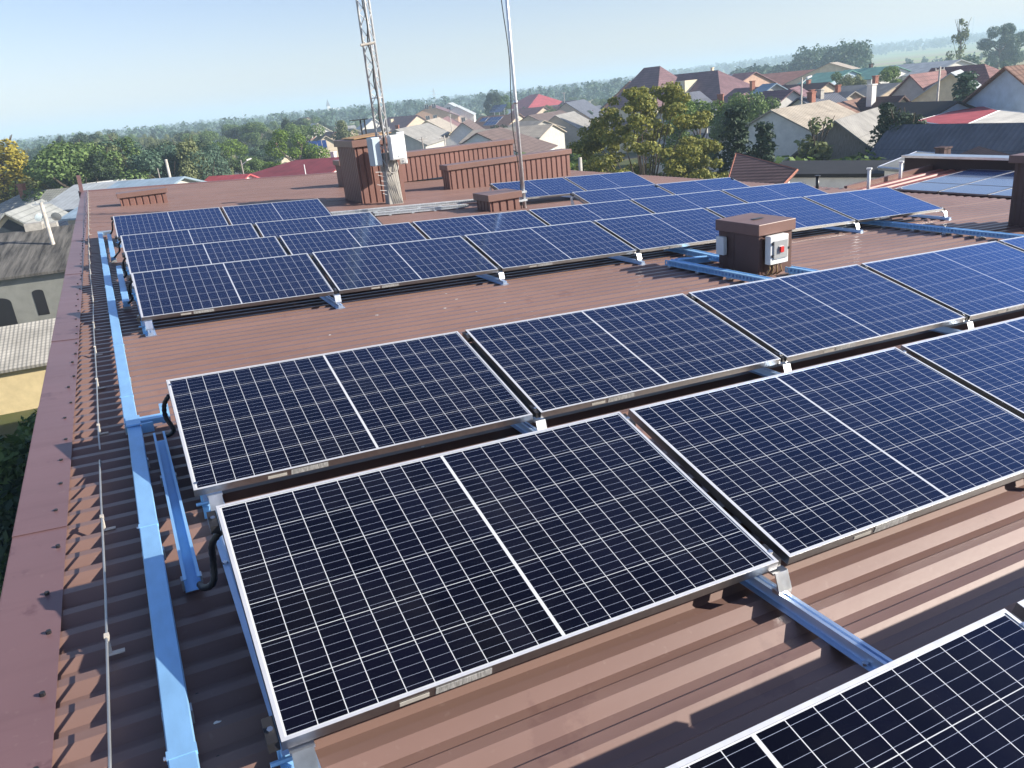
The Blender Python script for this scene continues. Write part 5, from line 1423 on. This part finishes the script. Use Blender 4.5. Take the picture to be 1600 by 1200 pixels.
# scattered village trees
for i in range(90):
    u = g.uniform(430, 960); d = g.uniform(170, 430)
    if 600 < u < 760 and d < 330: continue
    hgt = g.uniform(4.5, 8.5); x, y = gxy(u, d)
    tree(g.choice(['broad', 'broad', 'poplar']), g.choice(['mid', 'olive', 'blue', 'mid']), x, y, hgt, 'green garden tree among the far village houses', g.uniform(0.9, 1.3), 'garden trees in the far village')
for i in range(26):
    u = g.uniform(900, 1240); d = g.uniform(200, 420); x, y = gxy(u, d)
    tree(g.choice(['broad', 'bush']), g.choice(['mid', 'olive', 'blue']), x, y, g.uniform(5, 9), 'green tree behind the school roofs', g.uniform(0.9, 1.3), 'trees behind the school')
for i in range(24):
    u = g.uniform(1040, 1500); d = g.uniform(60, 130); x, y = gxy(u, d)
    tree('bush', g.choice(['mid', 'olive', 'bright']), x, y, g.uniform(1.8, 3.2), 'low garden bush between the houses at the right', 1.1, 'garden bushes at the right')

# ------------------------------------------------------------------ far woods, each one mass
def wood(name, label, uv, n, hr, sz, leaf, per=36, wide=0.42):
    """uv: list of (u, d0, d1) knots; trees scattered between"""
    gg = np.random.default_rng(len(name) + n + int(uv[0][0])); C = []
    us = [k[0] for k in uv]
    for i in range(n):
        u = gg.uniform(us[0], us[-1]); d = gg.uniform(np.interp(u, us, [k[1] for k in uv]), np.interp(u, us, [k[2] for k in uv]))
        x, y = gxy(u, d); z = float(zt(x, y)); h = gg.uniform(*hr) * DS
        for q_ in range(5):
            a = gg.uniform(0, 6.283); hh = gg.uniform(0.25, 0.88); r = h * wide * 0.5 * gg.uniform(0.2, 1) * (1.2 - 0.6 * hh); s = h * gg.uniform(0.12, 0.2)
            C.append((x + r * math.cos(a), y + r * math.sin(a), z + h * hh, s, s))
    me = leafmesh(name, C, n * per, sz, n, up_bias=0.5); me.materials.append(L[leaf])
    o = bpy.data.objects.new(name, me); scene.collection.objects.link(o); tag(o, label, 'wood', None, 'stuff')
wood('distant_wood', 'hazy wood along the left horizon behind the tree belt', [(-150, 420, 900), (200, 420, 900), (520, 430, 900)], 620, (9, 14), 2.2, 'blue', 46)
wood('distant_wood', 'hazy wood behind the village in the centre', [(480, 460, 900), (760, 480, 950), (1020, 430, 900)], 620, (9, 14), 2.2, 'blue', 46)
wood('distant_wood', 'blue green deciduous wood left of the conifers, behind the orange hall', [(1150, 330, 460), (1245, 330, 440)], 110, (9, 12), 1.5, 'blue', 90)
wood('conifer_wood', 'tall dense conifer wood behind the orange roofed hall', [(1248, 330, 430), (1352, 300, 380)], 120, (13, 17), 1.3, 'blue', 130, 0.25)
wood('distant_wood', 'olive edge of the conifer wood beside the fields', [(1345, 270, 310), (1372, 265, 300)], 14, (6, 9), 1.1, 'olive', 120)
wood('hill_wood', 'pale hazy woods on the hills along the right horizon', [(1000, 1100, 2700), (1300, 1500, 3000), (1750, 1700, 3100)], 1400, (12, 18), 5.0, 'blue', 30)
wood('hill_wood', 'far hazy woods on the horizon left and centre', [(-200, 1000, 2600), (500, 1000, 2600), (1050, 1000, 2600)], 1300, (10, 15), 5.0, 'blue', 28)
wood('field_hedge', 'broken hedges across the right hand fields', [(1400, 560, 700), (1700, 520, 640)], 46, (3, 7), 1.3, 'blue', 60)

# ------------------------------------------------------------------ the air
m = bpy.data.materials.new('haze_air'); m.use_nodes = True; nt = m.node_tree
for n_ in list(nt.nodes):
    if n_.type == 'BSDF_PRINCIPLED': nt.nodes.remove(n_)
pv = nt.nodes.new('ShaderNodeVolumePrincipled')
pv.inputs['Color'].default_value = (0.62, 0.82, 1.0, 1); pv.inputs['Density'].default_value = HAZE; pv.inputs['Anisotropy'].default_value = 0.0
nt.links.new(pv.outputs[0], nt.nodes['Material Output'].inputs['Volume'])
hz_ = MB().box(-5600, 5600, -5600, 5600, GZ - 2.5, 60).build('haze', m); hz_['kind'] = 'stuff'; hz_['label'] = 'thin pale blue haze over the town and fields'; hz_['category'] = 'haze'
